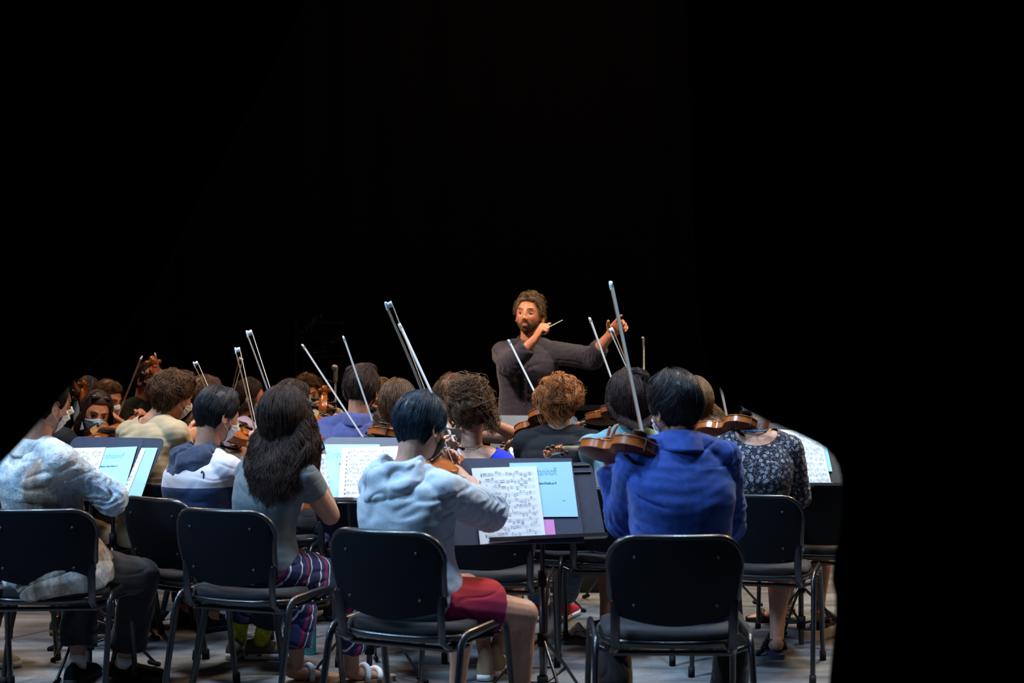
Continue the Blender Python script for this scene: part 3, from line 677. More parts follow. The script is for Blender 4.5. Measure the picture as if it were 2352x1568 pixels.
def stand(label, corners, Y, yaw, tilt, base_Y=None, width=.5, az0=30, groove=False, mdesk=None, base_off=(0, .05), leg_r=.30, group='music stands among the players', height=.35, lip=True):
    """corners: pixel (x, y) of the desk's bottom centre. yaw: the desk's face looks at the player; returns plane frame"""
    bc = at(corners[0], corners[1], Y); th = rad(yaw); lat = Vector((math.cos(th), -math.sin(th), 0)); fw = Vector((math.sin(th), math.cos(th), 0)); t = rad(tilt)
    upv = Vector((0, 0, 1)) * math.cos(t) + fw * math.sin(t); n = -(fw * math.cos(t) - Vector((0, 0, 1)) * math.sin(t))   # n: face normal to the player
    b = Vector((bc.x + fw.x * (.06 + base_off[1] * 0), bc.y + fw.y * .06, 0))
    p = empty('music_stand', b, label, 'music stand', group)
    g = G(); hw = width / 2; H = height; r = .035; out = []
    for (sx, sz, a0) in ((1, 1, 0), (-1, 1, 90), (-1, 0, 180), (1, 0, 270)):
        rr = r if sz else .006
        for a in np.linspace(0, 90, 6):
            q = rad(a0 + a); out.append((sx * (hw - rr) + rr * math.cos(q), (H - rr if sz else rr) + rr * math.sin(q)))
    fr = [bc + lat * x + upv * z for x, z in out]; g.add([tuple(v) for v in fr] + [tuple(v - n * .003) for v in fr], [tuple(range(len(fr)))] + [tuple(range(2 * len(fr) - 1, len(fr) - 1, -1))] + [(i, len(fr) + i, len(fr) + (i + 1) % len(fr), (i + 1) % len(fr)) for i in range(len(fr))])
    dk = build('desk', g, mdesk or DESK, p, smooth=False)
    if groove:
        for z in (.285, .315): g = G(); c_ = bc + upv * z + n * .003; tube(g, [c_ - lat * (hw - .012), c_ + lat * (hw - .012)], .003, 6); build('ridge', g, mdesk or DESK, dk)
    if lip:
        g = G(); c_ = bc + n * .028; slab(g, [bc - lat * hw, bc + lat * hw, c_ + lat * hw, c_ - lat * hw], .003, upv); slab(g, [c_ - lat * hw + upv * .012, c_ + lat * hw + upv * .012, c_ + lat * hw, c_ - lat * hw], .002, n); build('lip', g, BLKM, dk, smooth=False)
    g = G(); mc = bc + upv * .14 - n * .02; box(g, mc - n * .006, (.07, .03, .05), np.array([list(lat), list(fw), [0, 0, 1]]).T, .004); build('bracket', g, BLK, p)
    top = Vector((b.x, b.y, mc.z)); g = G(); tube(g, [Vector((b.x, b.y, .02)), Vector((b.x, b.y, .55))], .0135, 14, cap='f'); tube(g, [Vector((b.x, b.y, .5)), Vector((b.x, b.y, mc.z - .0)), mc - n * .01], .0095, 12); build('pole', g, BLKM, p)
    g = G(); tube(g, [Vector((b.x, b.y, .52)), Vector((b.x, b.y, .58))], .018, 14, cap='f'); build('collar', g, BLK, p)
    tripod(p, b, az0, r=leg_r)
    return dict(p=p, bc=bc, n=n, lat=lat, up=upv)
def quad_on(S, px4, off):
    o = S['bc'] + S['n'] * off; return [ray_plane(x, y, o, S['n']) for x, y in px4]
def notation(g, q, n_st, seed, mx=.09, my=(.06, .05), dens=.8, off=None, nsys=None):
    """staves with notes, beams and stems printed over a page q (TL, TR, BR, BL)"""
    r = random.Random(seed); TL, TR, BR, BL = [Vector(v) for v in q]; nv = (TR - TL).cross(BL - TL).normalized(); nv = -nv if nv.dot(off) < 0 else nv
    W = (TR - TL).length; Hh = (BL - TL).length
    def P(u, v): return (TL * (1 - u) + TR * u) * (1 - v) + (BL * (1 - u) + BR * u) * v + nv * .0008
    def rect(u0, v0, u1, v1, sk=0, mi=0):
        g.add([P(u0, v0), P(u1, v0 + sk), P(u1, v1 + sk), P(u0, v1)], [(0, 1, 2, 3)], mi)
    pitch = (1 - my[0] - my[1]) / n_st
    for s in range(n_st):
        v0 = my[0] + pitch * (s + .25); sp = pitch * .42 / 4; u0 = mx + (.03 if s == 0 else 0)
        for k in range(5): rect(u0, v0 + k * sp, 1 - mx * .7, v0 + k * sp + .0011, 0, 1)
        u = u0 + .008; rect(u, v0 - sp * .7, u + .007, v0 + 4.7 * sp); rect(u + .003, v0 + sp * 1.2, u + .016, v0 + sp * 3.2); u += .028
        while u < 1 - mx * .7 - .05:
            nn = r.choice((2, 3, 4, 4, 6)); dx = r.uniform(.009, .013); up_ = r.random() < .55; yy = r.uniform(-.6, 3.2) * sp; sk = r.uniform(-1, 1) * sp
            if r.random() < dens:
                yb = v0 + yy - 2.6 * sp if up_ else v0 + yy + 3.2 * sp
                for k in range(nn):
                    w_ = u + k * dx; yk = v0 + yy + sk * k / nn + r.uniform(-.5, .5) * sp
                    rect(w_, yk, w_ + .0048, yk + sp * .8); rect(w_ + (.004 if up_ else 0), min(yb, yk), w_ + (.004 if up_ else 0) + .0010, max(yb, yk))
                for b_ in range(r.choice((1, 2, 2))): rect(u, yb + b_ * sp * .7 - sp * .12, u + (nn - 1) * dx + .005, yb + b_ * sp * .7 + sp * .22, sk * .3)
            u += nn * dx + r.uniform(.006, .02)
            if r.random() < .3: rect(u - .004, v0, u - .003, v0 + 4 * sp)
def sheet(name, label, S, px4, off, m, staves=0, seed=1, group=None, th=.0012, dens=.85, cat='sheet music', mx=.09, my=(.06, .05)):
    q = quad_on(S, px4, off); c = sum(q, Vector()) / 4; g = G()
    n = 10; TL, TR, BR, BL = q; V = []; 
    for j in range(2):
        for i in range(n + 1):
            u = i / n
            for a, b in ((TL, BL),):
                pass
    slab(g, [q[0], q[1], q[2], q[3]], th, S['n'])
    o = build(name, g, m, None, base=c, smooth=False); tag(o, label, cat, group)
    if staves: gn = G(); notation(gn, q, staves, seed, off=S['n'], dens=dens, mx=mx, my=my); build('printed_notes', gn, [INK, INKG], o, smooth=False)
    return o, q
def lettering(par, q, txt, u, v, h, m, bold=0, nvec=None, name='lettering', align='LEFT', xs=.62):
    TL, TR, BR, BL = [Vector(x) for x in q]; X = (TR - TL).normalized(); Z = X.cross((BL - TL)).normalized(); Z = Z if Z.dot(nvec) > 0 else -Z; Yv = Z.cross(X)
    cu = bpy.data.curves.new(name, 'FONT'); cu.body = txt; cu.size = h; cu.offset = bold; cu.resolution_u = 2; cu.align_x = align
    o = bpy.data.objects.new(name, cu); COL.objects.link(o)
    me = bpy.data.meshes.new_from_object(o.evaluated_get(bpy.context.evaluated_depsgraph_get())); bpy.data.objects.remove(o)
    P = (TL * (1 - u) + TR * u) * (1 - v) + (BL * (1 - u) + BR * u) * v + Z * .0008
    M = np.array([list(X * xs), list(Yv), list(Z)]).T; V = np.array([list(x.co) for x in me.vertices]) @ M.T + np.array(P)
    F = [list(p.vertices) for p in me.polygons]; bpy.data.meshes.remove(me)
    return build(name, (V, F), m, par, smooth=False)

# ---------------------------------------------------------------- violin (also viola, cello): from button end E to scroll Sx, n = way the top faces
VOUT = [(0, .012), (.004, .045), (.02, .072), (.05, .0925), (.085, .1015), (.115, .097), (.138, .082), (.146, .071), (.153, .070), (.158, .060), (.178, .0545), (.200, .0550), (.216, .062), (.221, .071), (.229, .071), (.240, .079), (.270, .083), (.300, .080), (.328, .065), (.345, .043), (.354, .020)]
def violin(label, E, Sx, n, k=1.0, name='violin', cat='violin', group='violins held by the players', loc_base=None, rest=True, mt=None, mr=None, mb=None):
    E = np.array(E); Sx = np.array(Sx); ax = nrm(Sx - E); n = np.asarray(n, float); n = nrm(n - ax * np.dot(n, ax)); lat = np.cross(ax, n)
    mid = (E + Sx) / 2; L = .585 * k; E = mid - ax * L / 2
    p = empty(name, E, label, cat, group)
    def W(x, y, z): return E + (ax * y + lat * x + n * z) * k
    ol = [(w_, t) for t, w_ in VOUT]; ol = ol + [(-w_, t) for w_, t in ol[::-1]]
    # smooth it
    hgt = .030
    def cc(o, s): return [(x * s, .177 + (y - .177) * (1 - (1 - s) * .5)) for x, y in o]
    g = G(); loft(g, [[W(x, y, z) for x, y in cc(ol, s)] for s, z in ((.955, .001), (.955, hgt - .001))], caps=False); build('ribs', g, mr or WOODT, p)
    g = G(); loft(g, [[W(x, y, z) for x, y in cc(ol, s)] for s, z in ((.955, hgt), (1.0, hgt + .0005), (1.0, hgt + .0035), (.93, hgt + .004), (.75, hgt + .010), (.45, hgt + .0155), (.1, hgt + .0165))]); tp = build('top_plate', g, mt or WOODT, p)
    for sx in (-1, 1):
        g = G(); P = [W(sx * (.034 + .010 * math.sin(a * 2.2)), .200 - .034 * a, hgt + .0135 + .0022 * math.cos(a)) for a in np.linspace(-1, 1, 12)]; tube(g, P, .0021 * k, 5); build('f_hole', g, EBON, tp)
    g = G(); loft(g, [[W(x, y, z) for x, y in cc(ol, s)] for s, z in ((.955, 0), (1.0, 0), (1.0, -.0035), (.93, -.004), (.75, -.010), (.45, -.0145), (.1, -.0155))]); build('back_plate', g, mb or mat('violin_back_varnish', (.12, .022, .008), .55, .3, var=.3, vscale=14, coat=.0, stretch=(1, .3, 1)), p)
    g = G(); tube(g, [W(0, .345, .022), W(0, .38, .026), W(0, .46, .031), W(0, .487, .028)], [(.014 * k, .013 * k), (.011 * k, .009 * k), (.0105 * k, .008 * k), (.012 * k, .009 * k)], 12, up=n); build('neck', g, WOODN, p)
    g = G(); loft(g, [[W(-w_, y, z), W(0, y, z + .004), W(w_, y, z), W(w_, y, z - .005), W(-w_, y, z - .005)] for y, w_, z in ((.225, .021, .060), (.35, .017, .050), (.484, .012, .040))]); build('fingerboard', g, EBON, p)
    # pegbox and scroll
    g = G(); loft(g, [[W(s1 * w_, y, z + s2 * h) for s1, s2 in ((-1, -1), (1, -1), (1, 1), (-1, 1))] for y, z, w_, h in ((.480, .029, .012, .012), (.51, .024, .0125, .012), (.545, .014, .010, .009), (.556, .008, .0075, .006))]); 
    P = []; a = np.linspace(0, 2 * math.pi * 1.6, 30)
    for q in a: r_ = .017 * (1 - q / (2 * math.pi * 2.1)); P.append(W(0, .566 + r_ * math.cos(q + 2.6), .010 + r_ * math.sin(q + 2.6)))
    tube(g, P, [(.0075 * k + .005 * k * i / 30, .0055 * k) for i in range(30)], 10, up=tuple(ax)); ell(g, W(0, .566, .010), np.array([.006, .006, .006]) * k, None, 10, 8)
    tube(g, [W(-.017, .566, .010), W(.017, .566, .010)], .0062 * k, 10); o = build('scroll', g, mt or WOODT, p)
    for i, (y, sx) in enumerate(((.497, 1), (.508, -1), (.522, 1), (.534, -1))):
        g = G(); z = .026 - (y - .49) * .25; tube(g, [W(-sx * .014, y, z), W(sx * .026, y, z)], .0032 * k, 8); ell(g, W(sx * .034, y, z), np.array([.009, .009, .009]) * k, None, 10, 8); tube(g, [W(sx * .024, y, z), W(sx * .028, y, z)], .005 * k, 8); build('peg', g, EBON, p)
    g = G(); loft(g, [[W(-w_, y, z), W(0, y, z + .005), W(w_, y, z), W(0, y, z - .003)] for y, w_, z in ((.008, .006, .048), (.05, .015, .058), (.115, .022, .066), (.122, .018, .066))]); build('tailpiece', g, EBON, p)
    g = G(); slab(g, [W(-.021, .158, .071), W(.021, .158, .071), W(.020, .158, .044), W(-.020, .158, .044)], .004 * k, ax); slab(g, [W(-.012, .158, .079), W(.012, .158, .079), W(.021, .158, .071), W(-.021, .158, .071)], .003 * k, ax); build('bridge', g, mat('maple', (.6, .42, .2), .5), p, smooth=False)
    for i in range(4): g = G(); x = (i - 1.5) * .0085; tube(g, [W(x, .118, .068), W(x, .159, .079), W(x * .5, .487, .040)], .0006 * k, 4); build('string', g, STR, p)
    if rest:
        g = G(); ell(g, W(-.055, .035, .052), np.array([.034, .028, .008]) * k, np.stack([lat, ax, n], 1), 18, 10); tube(g, [W(-.045, .005, .045), W(-.045, .002, .0), W(-.045, .004, -.012)], .003 * k, 6); build('chin_rest', g, EBON, p)
        g = G(); tube(g, [W(-.075, .06, -.035), W(-.02, .055, -.048), (W(.07, .09, -.036))], [(.012 * k, .005 * k)] * 3, 10, up=n); tube(g, [W(-.085, .06, .0), W(-.078, .06, -.038)], .003 * k, 6); tube(g, [W(.085, .09, .0), W(.072, .09, -.038)], .003 * k, 6); build('shoulder_rest', g, BLK, p)
    return p
def bow(label, tip, frog, hairdir, L=.735, group='violin bows raised above the players', m=None, anchor='tip', fat=1.0):
    tip = np.array(tip, float); frog = np.array(frog, float); ax = nrm(frog - tip); 
    if anchor == 'tip': frog = tip + ax * L
    h = np.asarray(hairdir, float); h = nrm(h - ax * np.dot(h, ax)); p = empty('violin_bow', tuple(frog), label, 'bow', group)
    g = G(); K = 14; u = np.linspace(0, 1, K); P = [tip + ax * L * x + h * (.011 * math.sin(math.pi * x) ) for x in u]; tube(g, P, [(.0030 + .0018 * x) * fat for x in u], 8); 
    st = build('stick', g, m or STICK, p)
    g = G(); loft(g, [[tip + ax * (.000 + a) + h * b + np.cross(ax, h) * c_ for a, b, c_ in ((-.012, -.003, .003), (-.012, -.003, -.003), (-.004, hh, -.003), (.006, hh, -.003), (.006, hh, .003), (-.004, hh, .003))] for hh in (.001, .022)][:1] + [[tip + ax * a + h * b + np.cross(ax, h) * c_ for a, b, c_ in ((-.014, .024, .003), (-.014, .024, -.003), (-.004, .024, -.003), (.010, .024, -.003), (.010, .024, .003), (-.004, .024, .003))]])
    tube(g, [tip - ax * .014 + h * .002, tip + ax * .012], .0042 * fat, 8); build('tip', g, TIPW, st)
    g = G(); a0 = tip + h * .024; a1 = tip + ax * (L - .07) + h * .022; s_ = np.cross(ax, h); slab(g, [a0 - s_ * .0045, a0 + s_ * .0045, a1 + s_ * .0045, a1 - s_ * .0045], .0012, h); build('bow_hair', g, HAIRW, p, smooth=False)
    g = G(); c_ = tip + ax * (L - .05) + h * .013; Rm = np.stack([ax, h, s_], 1); box(g, c_, (.045, .022, .011), Rm, .003); build('frog', g, EBON, p)
    g = G(); tube(g, [tip + ax * (L - .012), tip + ax * (L + .008)], .0045, 8, cap='f'); build('screw_button', g, STEEL, p)
    return p
def bottle(label, px, py, m, mcap, H=.25, r=.034, straw=False, cat='bottle', group=None):
    b = floor_at(px, py); p = empty('water_bottle', b, label, cat, group); g = G(); P = [(0, r * .94), (.004, r), (H * .78, r), (H * .86, r * .8), (H * .90, r * .62), (H * .93, r * .6)]
    th = np.linspace(0, 2 * math.pi, 24, endpoint=False); loft(g, [np.stack([b.x + np.cos(th) * q, b.y + np.sin(th) * q, np.full(24, z)], -1) for z, q in P]); build('bottle_body', g, m, p)
    g = G(); loft(g, [np.stack([b.x + np.cos(th) * q, b.y + np.sin(th) * q, np.full(24, z)], -1) for z, q in ((H * .92, r * .7), (H * .925, r * .75), (H * 1.04, r * .75), (H * 1.06, r * .6))])
    if straw: tube(g, [b + Vector((0, 0, H * 1.05)), b + Vector((.004, 0, H * 1.18)), b + Vector((.016, 0, H * 1.22))], .006, 8)
    build('cap', g, mcap, p); return p
# ================================================================ the stage
def floor_mat():
    m = bpy.data.materials.new('stage_floor'); m.use_nodes = True; n, l = nt(m); b = n['Principled BSDF']; tc = n.new('ShaderNodeTexCoord'); mp = n.new('ShaderNodeMapping'); mp.inputs['Scale'].default_value = (.55, 2.6, 1); l.new(tc.outputs['Object'], mp.inputs[0])
    t = n.new('ShaderNodeTexNoise'); t.inputs['Scale'].default_value = 1.6; t.inputs['Detail'].default_value = 8; t.inputs['Roughness'].default_value = .62; t.inputs['Distortion'].default_value = .8; l.new(mp.outputs[0], t.inputs[0])
    r = ramp(n, [(.34, (.060, .060, .062)), (.50, (.125, .128, .135)), (.64, (.20, .20, .20))]); l.new(t.outputs[0], r.inputs[0])
    t2 = n.new('ShaderNodeTexNoise'); t2.inputs['Scale'].default_value = 60; t2.inputs['Detail'].default_value = 3; l.new(tc.outputs['Object'], t2.inputs[0])
    x = n.new('ShaderNodeMix'); x.data_type = 'RGBA'; x.blend_type = 'OVERLAY'; x.inputs[0].default_value = .35; l.new(r.outputs[0], x.inputs[6]); l.new(t2.outputs[0], x.inputs[7]); l.new(x.outputs[2], b.inputs['Base Color'])
    b.inputs['Roughness'].default_value = .62; b.inputs['Specular IOR Level'].default_value = .3; return m
g = G(); slab(g, [(-14, 17, 0), (14, 17, 0), (14, -2, 0), (-14, -2, 0)], .1, (0, 0, 1)); o = build('floor', g, floor_mat(), smooth=False); o['kind'] = 'structure'
VEL = mat('black_velvet', (.0035, .0033, .0035), 1.0, .05); VELB = mat('backdrop_black', (.014, .011, .010), 1.0, .05)
def pleated(name, x0, x1, y, z0, z1, m, amp=.025, lam=.6, rot=None):
    g = G(); xs = np.arange(x0, x1, .035); rows = []
    for z in np.linspace(z1, z0, 8): rows.append(np.stack([xs, y + amp * np.sin(xs * 2 * math.pi / lam + .6 * np.sin(xs * 3)) * (1 + .1 * z), np.full(len(xs), z)], -1))
    if rot: rows = [np.stack([np.full(len(xs), y) + (r[:, 1] - y), r[:, 0], r[:, 2]], -1) for r in rows]
    loft(g, rows, closed=False); o = build(name, g, m); md = o.modifiers.new('s', 'SOLIDIFY'); md.thickness = .006; return o
o = pleated('wall_back', -14, 14, 15.5, 0, 10, VELB); o['kind'] = 'structure'
o = pleated('wall_left', -1.5, 15.4, -13.6, 0, 10, VELB, rot=1); o['kind'] = 'structure'
o = pleated('wall_right', -1.5, 15.4, 13.6, 0, 10, VELB, rot=1); o['kind'] = 'structure'

def swag(name, label, edge, side, Y, xo):
    """a stage curtain drawn aside: edge = its hem as seen, side = where it gathers"""
    P = [at(x, y, Y) for x, y in edge]; P = [np.array(p) for p in P]
    Q = []
    for a, b in zip(P[:-1], P[1:]):
        k = max(2, int(np.linalg.norm(b - a) / .02)); Q += [a + (b - a) * i / k for i in range(k)]
    Q.append(P[-1]); Q = np.array(Q)
    for _ in range(3): Q[1:-1] = (Q[:-2] + 2 * Q[1:-1] + Q[2:]) / 4
    cols = 46; rows = []
    for q in Q:
        u = np.linspace(0, 1, cols); x = q[0] + (xo - q[0]) * u ** 1.2; z = np.full(cols, q[2]) + side * 0 * u
        y = q[1] + .022 * np.sin(x * 12 + q[2] * .8) * np.minimum(u * 4, 1); y = np.where(u < .001, q[1], y)
        rows.append(np.stack([x, y, z], -1))
    g = G(); loft(g, rows, closed=False); base = (xo, Y, 0); o = build(name, g, VEL, None, base=base); md = o.modifiers.new('s', 'SOLIDIFY'); md.thickness = .008; tag(o, label, 'curtain'); return o
CY = 2.55
def fz(x): return (x, 863 + 1.35 * 3000 / CY)
swag('stage_curtain', 'out of focus black stage curtain close at the left, its edge rising diagonally', [(900, -1500), (735, -60), (610, 190), (470, 440), (350, 680), (250, 795), (165, 880), (60, 1000), (0, 1064), (-60, 1110), (-110, 1250), fz(-130)], -1, CY, -4.0)
swag('stage_curtain', 'out of focus black stage curtain close at the right, covering the floral player\'s head', [(1500, -1500), (1570, -300), (1585, 400), (1600, 760), (1632, 868), (1662, 914), (1695, 935), (1760, 966), (1850, 1004), (1925, 1042), (1936, 1120), (1928, 1220), (1912, 1300), (1906, 1345), (1921, 1352), (1916, 1450), (1903, 1568), fz(1890)], 1, CY + .05, 4.4)

# ================================================================ chairs
chair(80, 1179, 5.2, -3, 'black stacking chair under the person in the long tie-dyed shirt')
chair(-128, 1150, 5.75, 5, 'black stacking chair cut by the left edge of the view')
chair(497, 1182, 5.2, 21, 'black stacking chair behind the long-haired player in striped trousers')
chair(866, 1233, 4.5, 25, 'black stacking chair of the player in the light grey hoodie')
chair(1556, 1235, 4.35, 0, 'black stacking chair seen straight from behind, of the player in blue shirt')
chair(1722, 1141, 5.84, 18, 'black stacking chair of the player in the floral top')
chair(338, 1148, 5.70, 36, 'black stacking chair of the player in navy hooded top, behind pale sleeve')
chair(1105, 1150, 5.62, 8, 'black stacking chair under the curly-haired player in cobalt top')
chair(1412, 1128, 6.18, 6, 'black stacking chair under the player in turquoise shirt')
chair(352, 1105, 6.42, 30, 'black stacking chair under the player in the cream t-shirt')
chair(1900, 1120, 6.5, 3, 'black stacking chair at the right beside the curtain, behind a music stand')
chair(88, 1098, 6.62, 35, 'black stacking chair under the player in khaki shorts, far left')
chair(814, 1088, 6.7, 8, 'black stacking chair under the player in blue polo shirt')
chair(1275, 1110, 6.33, 10, 'black stacking chair under the ginger-haired player in black')
for px, Y, yw, lb in ((908, 6.13, 0, 'black stacking chair hidden behind the stand, under the wavy brown-haired player'), (1590, 6.95, -5, 'black stacking chair under the long-haired player behind the blue shirt'), (1048, 7.1, 10, 'black stacking chair under the far player behind the curly updo')):
    chair(px, 863 + .54 * 3000 / Y, Y, yw, lb)
for px, Y, yw, lb in ((205, 8.3, 165, 'black stacking chair under the player with sunglasses on her hair'), (250, 9.0, 120, 'black stacking chair under the player in a rust shirt holding a bow up'), (478, 7.7, 60, 'black stacking chair under the brown-haired player behind the navy hood'), (570, 8.9, 70, 'black stacking chair under the player in a lilac top'), (662, 7.3, 60, 'black stacking chair under the player whose cheek shows past the long hair'),
                      (715, 9.35, 180, 'black stacking chair under the cellist in the striped white shirt'), (885, 8.5, 200, 'black stacking chair under the player with a black mask beside the polo shirt'), (190, 10.1, 130, 'black stacking chair under the grey-haired cellist')):
    a = Vector((math.sin(rad(yw)), math.cos(rad(yw)), 0)); c = chair(px, 863, Y, yw, lb); t = at(px, 863, Y); c.location = (t.x - a.x * .06, t.y - a.y * .06, 0)

# ================================================================ people
SKL = mat('skin_light', (.48, .255, .18), .5, .35, var=.10, vscale=60, sss=.12)
SKM = mat('skin_tan', (.40, .20, .13), .5, .35, var=.10, vscale=60, sss=.12)
SKR = mat('skin_ruddy', (.50, .215, .125), .45, .4, var=.14, vscale=50, sss=.1)
SKD = mat('skin_brown', (.22, .11, .07), .5, .35, var=.1, vscale=50)
def hairmat(name, c1, c2, rough=.42): 
    m = mat(name, c1, rough, .5); n, l = nt(m); b = n['Principled BSDF']; tc = n.new('ShaderNodeTexCoord'); t = n.new('ShaderNodeTexNoise'); t.inputs['Scale'].default_value = 38; t.inputs['Detail'].default_value = 3; l.new(tc.outputs['Object'], t.inputs[0])
    b.inputs['Specular IOR Level'].default_value = .24; r = ramp(n, [(.35, c1), (.65, c2)]); l.new(t.outputs[0], r.inputs[0]); l.new(r.outputs[0], b.inputs['Base Color']); return m
H_BLK = hairmat('hair_black', (.008, .009, .012), (.022, .021, .026), .40)
H_DBR = hairmat('hair_dark_brown', (.016, .009, .008), (.050, .027, .022), .6)
H_BR = hairmat('hair_brown', (.038, .017, .007), (.13, .058, .024), .55)
H_LBR = hairmat('hair_light_brown', (.07, .036, .016), (.20, .11, .05), .55)
H_GIN = hairmat('hair_ginger', (.10, .028, .008), (.52, .18, .045), .5)
H_GRY = hairmat('hair_grey', (.12, .12, .12), (.35, .35, .34), .5)
MBL = mat('mask_blue', (.34, .55, .68), .8); MTE = mat('mask_teal', (.14, .42, .50), .8); MBK = mat('mask_black', (.012, .012, .014), .85); MWH = mat('mask_white', (.6, .66, .7), .8)
def cloth(name, col, var=.12, vs=30, bump=.25, bs=350, rough=.85, sheen=.15): return mat(name, col, rough, .25, var=var, vscale=vs, bump=bump, bscale=bs, sheen=sheen)
C_BLUE = cloth('blue_linen', (.018, .062, .30), .20, 45); C_HOOD = cloth('heather_grey_jersey', (.41, .48, .56), .10, 120); C_TEE = cloth('slate_tee_jersey', (.11, .145, .165), .12, 40)
C_CREAM = cloth('cream_cotton', (.42, .33, .20), .06); C_POLO = cloth('mid_blue_pique', (.048, .062, .19), .15, 60); C_COB = cloth('cobalt_cotton', (.012, .03, .62), .08); C_BLACK = cloth('black_cotton', (.006, .007, .009), .2, sheen=.0, bump=.1); C_TURQ = cloth('turquoise_cotton', (.22, .42, .46), .12, 25)
C_SLATE = cloth('charcoal_shirt', (.020, .018, .032), .2, 50, .3); C_KHAKI = cloth('khaki_cotton', (.32, .24, .13)); C_STONE = cloth('stone_cotton', (.24, .22, .19)); C_NAVY = cloth('navy_denim', (.018, .032, .070), .3, 80); C_CHAR = cloth('charcoal_trousers', (.013, .013, .016), .2); C_JEAN = cloth('blue_jeans', (.05, .09, .17), .3, 60)
C_LILAC = cloth('lilac_cotton', (.45, .40, .58)); C_RUST = cloth('rust_flannel', (.25, .07, .035), .3, 15)
def shader_mat(name, fn, rough=.85, bump=.25, bs=350):
    m = bpy.data.materials.new(name); m.use_nodes = True; n, l = nt(m); b = n['Principled BSDF']; b.inputs['Roughness'].default_value = rough; b.inputs['Specular IOR Level'].default_value = .25; b.inputs['Sheen Weight'].default_value = .1
    tc = n.new('ShaderNodeTexCoord'); c = fn(n, l, tc.outputs['Object']); l.new(c, b.inputs['Base Color'])
    t = n.new('ShaderNodeTexNoise'); t.inputs['Scale'].default_value = bs; l.new(tc.outputs['Object'], t.inputs[0]); bp = n.new('ShaderNodeBump'); bp.inputs['Strength'].default_value = bump; bp.inputs['Distance'].default_value = .005; l.new(t.outputs[0], bp.inputs['Height']); l.new(bp.outputs[0], b.inputs['Normal']); return m
def M_(n, l, op, a, b=None, c=None):
    x = n.new('ShaderNodeMath'); x.operation = op
    for i, v in enumerate((a, b, c)):
        if v is None: continue
        if isinstance(v, (int, float)): x.inputs[i].default_value = v
        else: l.new(v, x.inputs[i])
    return x.outputs[0]
def sepn(n, l, v):
    s = n.new('ShaderNodeSeparateXYZ'); l.new(v, s.inputs[0]); return s.outputs
def noise(n, l, v, sc, det=4, scl=None, dist=0):
    if scl: mp = n.new('ShaderNodeMapping'); mp.inputs['Scale'].default_value = scl; l.new(v, mp.inputs[0]); v = mp.outputs[0]
    t = n.new('ShaderNodeTexNoise'); t.inputs['Scale'].default_value = sc; t.inputs['Detail'].default_value = det; t.inputs['Distortion'].default_value = dist; l.new(v, t.inputs[0]); return t.outputs[0]
def mix(n, l, f, a, b, mode='MIX'):
    x = n.new('ShaderNodeMix'); x.data_type = 'RGBA'; x.blend_type = mode
    for i, v in ((0, f), (6, a), (7, b)):
        if isinstance(v, tuple): x.inputs[i].default_value = (*v, 1)
        elif isinstance(v, (int, float)): x.inputs[i].default_value = v
        else: l.new(v, x.inputs[i])
    return x.outputs[2]

# ---- player in the blue shirt, nearest on the right
X = person('person in a royal blue shirt and black trousers seen from behind, violin held out left', (1548, 938, 4.74), -28, 8, -4, 1.0, (1563, 1022, 4.70), (1560, 1392, 4.72), -4, .155, 'm',
    R=dict(e=(1664, 1188, 4.80), w=(1585, 1150, 5.0)), L=dict(e=(1432, 1192, 4.86), w=(1404, 1084, 4.95), hd=(.10, -.05, 1), pn=(.7, -.6, .3), curl=(8, 12, 40, 55), splay=9),
    RL=dict(k=(1675, 1450, 4.98), a=(1668, 1650, 4.95)), LL=dict(k=(1425, 1450, 4.98), a=(1408, 1650, 4.95)), skin=SKM, vox=.005, 
    top=dict(m=C_BLUE, grow=.022, collar=.042, wr=.009, hem=-.10, sleeve='long', seed=31, flare=.0), bottom=dict(kind='trousers', m=C_CHAR, grow=.010, fl=.03), shoes=dict(kind='shoe', m=BLK, ms=RUB),
    hr=dict(T=.028, N=2800, r=.0014, len=.45, mess=.22, swirl=.55, line='low', edge=.12, tmax=.98, back=.5, lump=.05, lumpa=.10, lock=28), hm=H_BLK, mask=MWH)
V5 = X
# ---- grey hoodie
def hood(p, nk, f, sx, m, s=1.0, drop=.16, w=.13):
    g = G(); up = np.array([0, 0, 1.]); n = 26; th = np.linspace(0, 2 * math.pi, n, endpoint=False); rings = []
    for t, rw, rd, dz, back in ((0, .072, .072, .045, 0.0), (.15, .080, .084, .052, .004), (.3, .095, .098, .030, .020), (.5, w * .92, .105, -.02, .040), (.7, w * .86, .092, -.075, .060), (.86, w * .62, .070, -.115, .066), (1, w * .25, .030, -.140, .062)):
        c = nk + up * dz * s - f * (back + .012)
        k = np.clip(-np.sin(th), 0, 1)
        rings.append(c + np.outer(np.cos(th) * rw * s, sx) + np.outer(np.sin(th) * rd * s * (1 - .45 * t), f) + np.outer(-.03 * k * (1 - t), up) + np.outer(.012 * np.sin(th * 3 + 8 * t) * (t > .2), up) + np.outer(np.clip(np.sin(th), 0, 1) * (-.05) * (1 - t * .3), up))
    loft(g, rings); tube(g, [rings[0][i] + f * 0 for i in range(n)] + [rings[0][0]], .011 * s, 8)
    V, F, N = remesh(g, .005, 3); V = V + N * (.006 * waves(V * [1, 1, 1.4], .13, 4, 7) - .006 * np.exp(-(waves(V, .16, 6, 6) / .22) ** 2))[:, None]; return build('hood', (V, F), m, p)
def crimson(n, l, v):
    s = sepn(n, l, v); t = noise(n, l, v, 14, 4, (1, 1, 3)); z = M_(n, l, 'ADD', s[2], M_(n, l, 'MULTIPLY', t, .03)); r = ramp(n, [(.44, (.085, .004, .045)), (.52, (.24, .008, .07)), (.57, (.34, .010, .05)), (.62, (.46, .016, .02))]); l.new(z, r.inputs[0]); return r.outputs[0]
